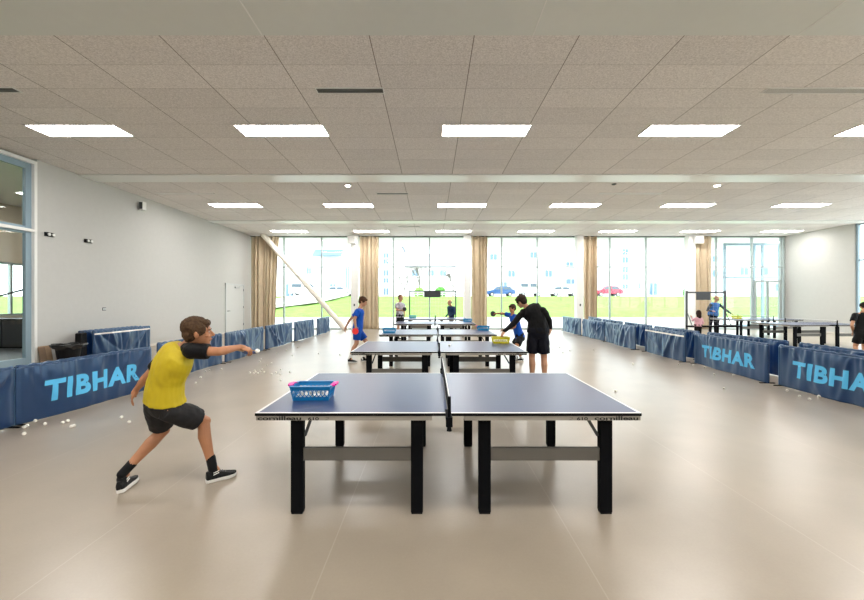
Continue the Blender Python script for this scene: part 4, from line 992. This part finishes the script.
# --- man in the blue vest
d = 17.85
J = dict(pelvis=at(713, 318.2, d), neck=at(715, 302.5, d), head=at(716.6, 298.9, d - 0.03), face=V((0.75, -0.55, -0.3)),
         shR=at(710.5, 305, d - 0.07), elR=at(707.5, 310.2, d - 0.1), wrR=at(711.8, 311.2, d - 0.26), hdR=V((0.9, -0.4, 0.0)), hnR=V((0.2, -0.5, 0.8)),
         shL=at(719.5, 305, d + 0.05), elL=at(725.2, 309.2, d - 0.2), wrL=at(730.6, 313.3, d - 0.55), hdL=V((0.8, -0.5, -0.4)), hnL=V((0.2, -0.3, 0.9)),
         hipR=at(711.3, 319.3, d), knR=at(710.5, 327, d - 0.03), anR=at(710, 332.3, d), ftR=V((0.4, -0.9, 0)),
         hipL=at(715, 319.3, d), knL=at(715.3, 327, d - 0.03), anL=at(715.5, 332.3, d), ftL=V((0.5, -0.85, 0)), hs=1.12)
for k in ('R', 'L'): J['an' + k].z = 0.09; J['kn' + k].z = 0.47; J['hip' + k].z = 0.82
J['pelvis'].z = 0.87
person('bald man in a blue vest with dark sleeves reaching into the yellow basket at right', J, s=1.02, skin=M_SKIN2, hair=(0.30, 0.25, 0.20), hair_style='bald', shirt=M_DSLEEVE, sleeve='long', vest=M_VEST, pants=M_DNAVY, shoe=M_SHOEBLK, sole=M_SOLE, vox=0.007, origin=(12.9, d, 0), wid=1.3)

# --- girl in pink
d = 14.75
J = dict(pelvis=at(698, 327.5, d), neck=at(698.3, 317.3, d), head=at(698.5, 313.2, d + 0.02), face=V((0.15, 0.95, -0.1)),
         shR=at(701.6, 318.8, d - 0.02), elR=at(703.2, 323, d), wrR=at(702.4, 324.0, d + 0.18), hdR=V((-0.1, 1, 0.1)), hnR=V((0, 0, 1)),
         shL=at(695.2, 318.8, d + 0.02), elL=at(692.6, 320.4, d + 0.1), wrL=at(691.6, 317.6, d + 0.22), hdL=V((-0.2, 0.4, 1)), hnL=V((0, -1, 0.2)),
         hipR=at(699.8, 328, d), knR=at(700, 334.5, d + 0.03), anR=at(700, 338.6, d), ftR=V((0.1, 1, 0)),
         hipL=at(696.3, 328, d), knL=at(696, 334.5, d + 0.03), anL=at(696, 338.6, d), ftL=V((-0.1, 1, 0)), hs=0.9)
for k in ('R', 'L'): J['an' + k].z = 0.075; J['kn' + k].z = 0.32; J['hip' + k].z = 0.55
J['pelvis'].z = 0.58
person('girl in a pink top with long dark hair standing before the man in the vest', J, s=0.72, skin=M_SKIN2, hair=(0.030, 0.014, 0.010), hair_style='long', shirt=M_PINKT, sleeve='long', pants=M_JBLK, shoe=M_SHOEBLK, sole=M_SOLE, vox=0.006, origin=(10.05, d, 0), wid=1.15)

# --- boy in black at the right edge
d = 10.0
J = dict(pelvis=at(862, 335, d), neck=at(862, 313, d + 0.12), head=at(864.5, 306.8, d + 0.2), face=V((0.45, 0.72, -0.5)), headup=V((0.1, 0.4, 1)),
         shL=at(855, 315, d + 0.05), elL=at(851.8, 325, d), wrL=at(853.5, 333, d + 0.18), hdL=V((0.2, 0.6, -0.5)), hnL=V((-0.8, 0, 0.4)),
         shR=at(869, 315.5, d + 0.05), elR=at(873, 325, d + 0.05), wrR=at(872, 332, d + 0.25), hdR=V((0, 1, -0.2)), hnR=V((0.3, 0, 1)),
         hipL=at(858.5, 336, d), knL=at(855.5, 346, d + 0.06), anL=at(854.5, 357.3, d - 0.02), ftL=V((-0.2, 0.95, 0)),
         hipR=at(865, 336, d), knR=at(864, 346, d + 0.06), anR=at(864, 357.3, d - 0.02), ftR=V((0.2, 0.95, 0)), hs=0.93)
person('boy in black shirt and shorts standing at the right edge of the picture', J, s=0.88, skin=M_SKIN2, hair=(0.018, 0.013, 0.010), hair_style='mop', shirt=M_JBLK, shorts=M_JBLK, shoe=M_SHOEBLK, sole=M_SOLE, vox=0.006, origin=(10.98, d, 0), wid=1.1, shorts_len=0.7)

# ------------------------------------------------------------------ outdoors
def gz(y):   # ground height outside
    if y < 35.5: return -0.02
    if y < 56: return -0.02 + 2.12 * (y - 35.5) / 20.5
    return 2.10
M_PAVE = mat('pale_paving', (0.62, 0.61, 0.59), 0.8, noise_amt=0.05, noise_scale=1.5)
M_LAWN = mat('lawn_green', (0.135, 0.27, 0.03), 0.9, noise_amt=0.25, noise_scale=1.2, bump=0.3, bump_scale=30)
M_ROAD = mat('asphalt', (0.30, 0.30, 0.31), 0.9)
sbox('terrace', -60, 80, 20.9, 35.5, -0.3, -0.02, M_PAVE)
sbox('terrace.001', 18.9, 80, -5.2, 20.9, -0.3, -0.02, M_PAVE)
sbox('terrace.002', -60, 80, -40, -5.2, -0.3, -0.02, M_PAVE)
sbox('terrace.003', -60, -15.3, -5.2, 20.9, -0.3, -0.02, M_PAVE)
bm = NB(); G = []
nx, ny = 70, 24
for j in range(ny + 1):
    y = 35.5 + 20.7 * j / ny; G.append([bm.verts.new((-70 + 160 * i / nx, y, gz(y) + 0.12 * noise.noise(V((i * 0.5, j * 0.4, 0))) * (0 < j < ny))) for i in range(nx + 1)])
for j in range(ny):
    for i in range(nx): bm.faces.new((G[j][i], G[j][i + 1], G[j + 1][i + 1], G[j + 1][i]))
struct(done('lawn', bm, M_LAWN, smooth=True))
# white path cutting the lawn on the left
bm = NB(); pts = [(-24, 36.5), (-14, 40.0), (-8, 52.0)]; w = 3.2
vs = []
for i, (x, y) in enumerate([(-30, 36.0), (-17.5, 40), (-13.5, 47), (-12.0, 55.8)]):
    vs.append((bm.verts.new((x - 6, y, gz(y) + 0.10)), bm.verts.new((x + 0.2, y, gz(y) + 0.16))))
for a, b in zip(vs, vs[1:]): bm.faces.new((a[0], a[1], b[1], b[0]))
o = struct(done('path', bm, M_PAVE)); sd = o.modifiers.new('t', 'SOLIDIFY'); sd.thickness = 0.3; sd.offset = -1
sbox('road', -80, 110, 56.0, 90, 1.7, 2.08, M_ROAD)

def building(x0, x1, y, h, wins, label, wall, roofh=2.2, awning=None):
    e = empty('building', ((x0 + x1) / 2, y, 2.08)); tag(e, label, 'building', 'white buildings across the road'); w = (x1 - x0) / 2; dp = 10
    bm = NB(); box(bm, -w, w, 0, dp, 0, h); done('wall', bm, wall, e)
    bm = NB(); vs = [bm.verts.new(p) for p in ((-w - .3, -.4, h), (w + .3, -.4, h), (w + .3, dp / 2, h + roofh), (-w - .3, dp / 2, h + roofh), (-w - .3, dp + .4, h), (w + .3, dp + .4, h))]
    for q in ((0, 1, 2, 3), (3, 2, 5, 4), (0, 3, 4), (1, 5, 2), (0, 4, 5, 1)): bm.faces.new([vs[i] for i in q])
    done('roof', bm, mat('slate_roof', (0.26, 0.30, 0.36), 0.7), e)
    for (a, b, z0, z1) in wins:
        bm = NB(); box(bm, a - 0.06, b + 0.06, -0.06, 0.02, z0 - 0.06, z0); box(bm, a - 0.06, b + 0.06, -0.06, 0.02, z1, z1 + 0.06); box(bm, a - 0.06, a, -0.06, 0.02, z0, z1); box(bm, b, b + 0.06, -0.06, 0.02, z0, z1); box(bm, (a + b) / 2 - 0.03, (a + b) / 2 + 0.03, -0.05, 0.02, z0, z1)
        f = done('window', bm, M_WHITE, e); bm = NB(); box(bm, a, b, -0.03, 0.0, z0, z1); done('pane', bm, mat('blue_pane', (0.13, 0.22, 0.30), 0.15), f)
    if awning:
        a, b, z = awning; bm = NB(); vs = [bm.verts.new(p) for p in ((a, -1.6, z - 0.5), (b, -1.6, z - 0.5), (b, 0, z + 0.6), (a, 0, z + 0.6), (a, -1.6, z - 0.7), (b, -1.6, z - 0.7), (b, 0, z + 0.4), (a, 0, z + 0.4))]
        for q in ((0, 1, 2, 3), (7, 6, 5, 4), (0, 4, 5, 1), (1, 5, 6, 2), (2, 6, 7, 3), (3, 7, 4, 0)): bm.faces.new([vs[i] for i in q])
        done('awning', bm, mat('blue_awning', (0.13, 0.22, 0.38), 0.6), e)
M_BW = mat('white_render', (0.85, 0.85, 0.84), 0.8); M_BC = mat('cream_render', (0.78, 0.77, 0.74), 0.8)
def XW(px, d): return (px - 432) * d / F
def rel(xc, d, lst): return [(XW(a, d) - xc, XW(b, d) - xc, EYE - (yb - 300) * d / F - 2.08, EYE - (yt - 300) * d / F - 2.08) for a, b, yt, yb in lst]
def bld(pa, pb, d, ytop, lst, label, wall, roofh=2.2, awning=None):
    x0, x1 = XW(pa, d), XW(pb, d); h = EYE - (ytop - 300) * d / F - 2.08; xc = (x0 + x1) / 2
    aw = None
    if awning: a, b, yy = awning; aw = (XW(a, d) - xc, XW(b, d) - xc, EYE - (yy - 300) * d / F - 2.08)
    building(x0, x1, d, h, rel(xc, d, lst), label, wall, roofh, aw)
bld(214, 362, 68, 245, [(286, 294, 284, 297), (307, 311, 268, 274), (346, 349, 268, 300), (300, 312, 289, 294), (265, 272, 268, 276), (262, 270, 250, 258), (330, 336, 284, 292)], 'white building behind the slanting tube with a blue awning', M_BW, awning=(315, 343, 253))
bld(377, 401, 70, 246, [(383.5, 388.5, 253, 258), (383.5, 388.5, 259, 264), (383.5, 388.5, 270, 276), (383.5, 388.5, 278, 283), (383.5, 388.5, 288, 295)], 'narrow white apartment block left of the bare tree', M_BC)
bld(405, 455, 96, 266, [(412, 418, 270, 276), (428, 434, 270, 276), (440, 446, 270, 276)], 'distant house with a long grey-blue roof behind the bare tree', M_BC, roofh=3.6)
bld(478, 580, 72, 246, [(490, 497, 254, 260), (508, 515, 270, 277), (524, 535, 283, 289), (530, 537, 252, 258), (566, 573, 262, 266), (545, 552, 270, 277), (500, 507, 282, 288), (566, 576, 279, 284)], 'long white building behind the blue car', M_BW)
bld(603, 690, 66, 246, [(622.5, 628, 249, 255), (622.5, 628, 257, 263), (622.5, 628, 267, 272.5), (622.5, 628, 274, 280), (622.5, 628, 284, 289), (637, 640.5, 283, 288.5), (643, 645.5, 283, 288.5), (649, 657, 283, 295), (650, 652.5, 268, 272), (668, 671.5, 268, 273)], 'white gabled house behind the red car', M_BW)
bld(706, 845, 84, 250, [(712, 718, 256, 262), (712, 718, 270, 277), (740, 748, 268, 275), (760, 768, 268, 275), (775, 783, 284, 291)], 'pale building far beyond the right-hand doors', M_BC)

def car(x, y, L, h, m, label, van=False, flip=1):
    z = gz(y) if y < 56 else 2.08
    e = empty('car', (x, y, z)); tag(e, label, 'car', 'cars parked along the road'); w = 0.86
    if van: prof = [(-.5, .22), (-.5, .62), (-.49, .97), (-.44, 1.0), (.22, 1.0), (.27, .97), (.37, .62), (.48, .52), (.5, .40), (.5, .22)]
    else: prof = [(-.5, .25), (-.5, .55), (-.47, .66), (-.41, .70), (-.33, .96), (-.27, 1.0), (.08, 1.0), (.13, .97), (.27, .66), (.45, .56), (.5, .46), (.5, .25)]
    bm = NB(); rows = []
    for yy, k in ((-w, 0.0), (-w * 0.9, 1.0), (w * 0.9, 1.0), (w, 0.0)):
        rows.append([bm.verts.new((flip * a * L * (1 if k or True else 1), yy if b < 0.68 else yy * (1 - 0.22 * (b - 0.66) / 0.34), b * h)) for a, b in prof])
    n = len(prof)
    for r0, r1 in zip(rows, rows[1:]):
        for i in range(n): bm.faces.new((r0[i], r0[(i + 1) % n], r1[(i + 1) % n], r1[i]))
    bm.faces.new(rows[0]); bm.faces.new(rows[-1][::-1])
    done('body', bm, m, e, bevel=0.03)
    gm = mat('car_glass', (0.06, 0.09, 0.12), 0.1)
    for sg in (-1, 1):
        segs = ((-.40, -.32, -.06), (-.03, .04, .20)) if not van else ((.02, .02, .30), )
        for k, sgm in enumerate(((-.385, -.29, -.10, -.10), (-.07, -.07, .09, .235)) if not van else ((-.02, -.02, .20, .34), (-.40, -.40, -.1, -.1))):
            a0, a1, b1, b0 = sgm; q = [(a0, .68), (b0, .68), (b1, .93), (a1, .93)]
            bm = NB(); vs = []
            for off in (0.0, 0.02):
                for a, b in q: vs.append(bm.verts.new((flip * a * L, sg * (w * (1 - 0.22 * (b - 0.66) / 0.34) + off - 0.008), b * h)))
            for f in ((0, 1, 2, 3), (7, 6, 5, 4), (0, 4, 5, 1), (1, 5, 6, 2), (2, 6, 7, 3), (3, 7, 4, 0)): bm.faces.new([vs[i] for i in f])
            done('side_window', bm, gm, e)
        for a in (-.31, .31):
            bm = NB(); tube(bm, V((flip * a * L, sg * (w - 0.20), 0.31)), V((flip * a * L, sg * (w + 0.02), 0.31)), 0.31, n=20); wh = done('wheel', bm, M_BLACK, e)
            bm = NB(); tube(bm, V((flip * a * L, sg * (w + 0.0), 0.31)), V((flip * a * L, sg * (w + 0.03), 0.31)), 0.19, n=14); done('hubcap', bm, M_STEEL, wh)
        bm = NB(); box(bm, flip * L * 0.485 - 0.06, flip * L * 0.485 + 0.06, sg * 0.62 - 0.13, sg * 0.62 + 0.13, h * 0.44, h * 0.52); done('headlamp', bm, M_STEEL, e)
CY = 58.2
M_CB = mat('blue_car_paint', (0.015, 0.08, 0.24), 0.25, coat=0.5); M_CR = mat('red_car_paint', (0.42, 0.01, 0.045), 0.25, coat=0.5); M_CW = mat('white_car_paint', (0.8, 0.81, 0.82), 0.25, coat=0.5)
car(XW(500, CY), CY, 4.25, 1.5, M_CB, 'blue car parked outside behind the boy with the stretched arm', flip=-1)
car(XW(607, CY), CY, 4.0, 1.55, M_CR, 'red car parked outside beside the fourth curtain', flip=-1)
car(XW(530, CY), CY + 0.3, 3.6, 2.1, M_CW, 'white van parked right of the blue car', van=True)
car(XW(563, CY), CY, 4.3, 1.5, M_CW, 'white car parked outside above the black-clad man\'s shoulder')
car(XW(306, CY), CY, 4.6, 2.0, M_CW, 'white van parked outside left of the slanting tube', van=True)
car(XW(340, CY), CY, 4.2, 1.5, M_CW, 'white car parked outside right of the slanting tube')

def branch(bm, p, d, L, r, depth, rnd, tips):
    q = p + d * L; tube(bm, p, q, r, r * 0.68, n=6 if depth > 2 else 4)
    if depth == 0: tips.append(q); return
    for k in range(3 if depth > 1 else 4):
        nd = (d + V((rnd.uniform(-.75, .75), rnd.uniform(-.75, .75), rnd.uniform(-.1, .55)))).normalized(); branch(bm, q, nd, L * rnd.uniform(.62, .82), r * 0.62, depth - 1, rnd, tips)
def tree(x, y, h, label, leafc=None, seed=0, name='tree', depth=4):
    rnd = random.Random(seed); e = empty(name, (x, y, gz(min(y, 57)) - 0.02)); tag(e, label, 'tree', 'trees across the lawn'); tips = []
    bm = NB(); branch(bm, V((0, 0, 0)), V((rnd.uniform(-.06, .06), 0, 1)), h * (0.30 if depth == 4 else 0.62), 0.16 if depth == 4 else 0.04, depth, rnd, tips)
    done('trunk', bm, mat('bark', (0.14, 0.13, 0.11), 0.9), e)
    if leafc:
        bm = NB()
        for p in tips:
            for k in range(5):
                c = p + V((rnd.gauss(0, .3), rnd.gauss(0, .3), rnd.gauss(0, .25))); a = V((rnd.uniform(-1, 1), rnd.uniform(-1, 1), rnd.uniform(-1, 1))).normalized(); b = frame_of(a)[0]
                s = rnd.uniform(.10, .2); vs = [bm.verts.new(c + a * s), bm.verts.new(c + b * s * .5), bm.verts.new(c - a * s), bm.verts.new(c - b * s * .5)]; bm.faces.new(vs)
        o = done('foliage', bm, leafc, e); o['kind'] = 'stuff'
def bush(x, y, r, label, m, seed):
    rnd = random.Random(seed); e = empty('bush', (x, y, gz(min(y, 57)) - 0.02)); tag(e, label, 'bush', 'green bushes beyond the lawn'); bm = NB()
    bmesh.ops.create_icosphere(bm, subdivisions=4, radius=r, matrix=Matrix.Translation((0, 0, r * 0.8)))
    for v in bm.verts: v.co += v.normal * r * 0.28 * noise.noise(v.co * (3.2 / r) + V((seed, 0, 0))) + v.normal * r * 0.12 * noise.noise(v.co * (9 / r))
    for i in range(700):
        f = rnd.choice(bm.faces[:200] if False else list(bm.faces)[:1]) if False else None
        th, ph = rnd.uniform(0, 2 * PI), math.acos(rnd.uniform(-0.7, 1)); dr = V((math.sin(ph) * math.cos(th), math.sin(ph) * math.sin(th), math.cos(ph)))
        c = V((0, 0, r * 0.8)) + dr * r * rnd.uniform(0.95, 1.15); a = V((rnd.uniform(-1, 1), rnd.uniform(-1, 1), rnd.uniform(-1, 1))).normalized(); b = frame_of(a)[0]; s = r * 0.09
        bm.faces.new([bm.verts.new(c + a * s), bm.verts.new(c + b * s * .5), bm.verts.new(c - a * s), bm.verts.new(c - b * s * .5)])
    done('foliage', bm, m, e)
    bm = NB(); tube(bm, V((0, 0, 0)), V((0, 0, r * 0.5)), 0.06); done('stem', bm, mat('bark', (0.14, 0.13, 0.11), 0.9), e)
M_LEAF = mat('leaf_green', (0.10, 0.30, 0.05), 0.7, noise_amt=0.3, noise_scale=6); M_LEAF2 = mat('leaf_light_green', (0.22, 0.42, 0.08), 0.7, noise_amt=0.3, noise_scale=6)
tree(XW(420, 60), 60, 5.6, 'bare tree seen through the window above the boy in grey', None, 3)
tree(XW(453, 64), 64, 5.0, 'bare dark tree above the older man in the navy jacket', None, 5)
tree(XW(405, 66), 66, 4.6, 'bare thin tree beside the narrow apartment block', None, 8)
tree(XW(561, 50), 50, 2.6, 'thin bare sapling on the lawn right of the man in black', None, 9, depth=1)
bush(XW(419, 59), 59.0, 0.75, 'light green bush under the bare tree', M_LEAF2, 1)
bush(XW(430, 59), 59.2, 0.5, 'small light green bush above the hanging panel', M_LEAF2, 2)
bush(XW(440.5, 59), 59.0, 0.8, 'round dark green bush above the farthest centre table', M_LEAF, 3)
bush(XW(690, 60), 60.0, 0.9, 'green bush beyond the lawn by the column at right', M_LEAF, 4)
# low fence along the road
e = empty('lawn_fence', (XW(430, 57), 57.0, 2.06)); tag(e, 'low white fence along the far edge of the lawn', 'fence')
bm = NB()
for i in range(-5, 6): box(bm, i * 0.9 - 0.04, i * 0.9 + 0.04, -0.04, 0.04, 0, 0.8)
done('fence_posts', bm, M_WHITE, e); bm = NB(); box(bm, -4.5, 4.5, -0.02, 0.02, 0.62, 0.72); box(bm, -4.5, 4.5, -0.02, 0.02, 0.3, 0.38); done('fence_rails', bm, M_WHITE, e)
# roof overhang and the glass porch in front of the right-hand doors
sbox('roof_overhang', XL - 1, XR + 1, 20.95, 24.4, 4.90, 5.3, mat('pale_soffit', (0.80, 0.82, 0.78), 0.7))
glazed('window_8', ((17.15, 23.0, 0), (21.6, 23.0, 0)), 0, 4.88, [0.06, 1.8, 2.3, 3.3, 4.39], [2.9], M_BLUEALU, w=0.12)
glazed('door_2', ((17.02, 20.66, 0), (18.42, 20.66, 0)), 0.0, 2.6, [0.05, 0.7, 1.35], [], M_ALU, w=0.1)

# ---- adjoining room furniture seen through the left glass
e = empty('dark_cupboard', (-13.1, 13.0, 0)); tag(e, 'dark cupboard behind the left glass panel', 'cupboard')
bm = NB(); box(bm, -1.6, 1.6, -0.35, 0.35, 0, 0.95); done('carcass', bm, M_BLACK, e, bevel=0.01)
for i in range(4):
    bm = NB(); box(bm, -1.58 + 0.8 * i, -0.82 + 0.8 * i, -0.375, -0.35, 0.05, 0.91); dr = done('door', bm, M_DARK, e); bm = NB(); box(bm, -0.9 + 0.8 * i, -0.87 + 0.8 * i, -0.40, -0.375, 0.45, 0.65); done('handle', bm, M_STEEL, dr)
e = empty('stair_handrail', (-12.4, 12.2, 0)); tag(e, 'dark sloping handrail behind the left glass panel', 'handrail')
bm = NB(); pipe(bm, [(-1.6, 0, 1.55), (1.4, 0, 2.35)], 0.03); done('rail', bm, M_DARK, e)
for x, z in ((-1.5, 1.58), (1.3, 2.32)):
    bm = NB(); tube(bm, V((x, 0, 0)), V((x, 0, z)), 0.022); done('post', bm, M_DARK, e)

# ------------------------------------------------------------------ light, sky, camera
w = bpy.data.worlds.new('sky'); SC.world = w; w.use_nodes = True; nt = w.node_tree; bg = nt.nodes['Background']
bg.inputs['Color'].default_value = (0.90, 0.95, 1.0, 1); bg.inputs['Strength'].default_value = 3.9
sun = bpy.data.lights.new('sun', 'SUN'); sun.energy = 1.5; sun.angle = math.radians(12); sun.color = (1, 0.95, 0.86)
so = bpy.data.objects.new('sun', sun); COL.objects.link(so); so.rotation_euler = V((-0.62, 0.35, -0.70)).to_track_quat('-Z', 'Y').to_euler()

cam = bpy.data.cameras.new('camera'); cam.sensor_width = 36; cam.lens = F / 864 * 36; cam.clip_end = 400
co = bpy.data.objects.new('camera', cam); COL.objects.link(co); co.location = (0, 0, EYE); co.rotation_euler = (PI / 2, 0, 0)
SC.camera = co
SC.view_settings.view_transform = 'Standard'; SC.view_settings.look = 'None'; SC.view_settings.gamma = 1.0; SC.view_settings.exposure = 0.40
SC.view_settings.use_curve_mapping = False
cy = SC.cycles; cy.use_denoising = True; cy.max_bounces = 8; cy.diffuse_bounces = 5; cy.glossy_bounces = 4; cy.transparent_max_bounces = 16; cy.sample_clamp_indirect = 6.0; cy.caustics_reflective = False; cy.caustics_refractive = False
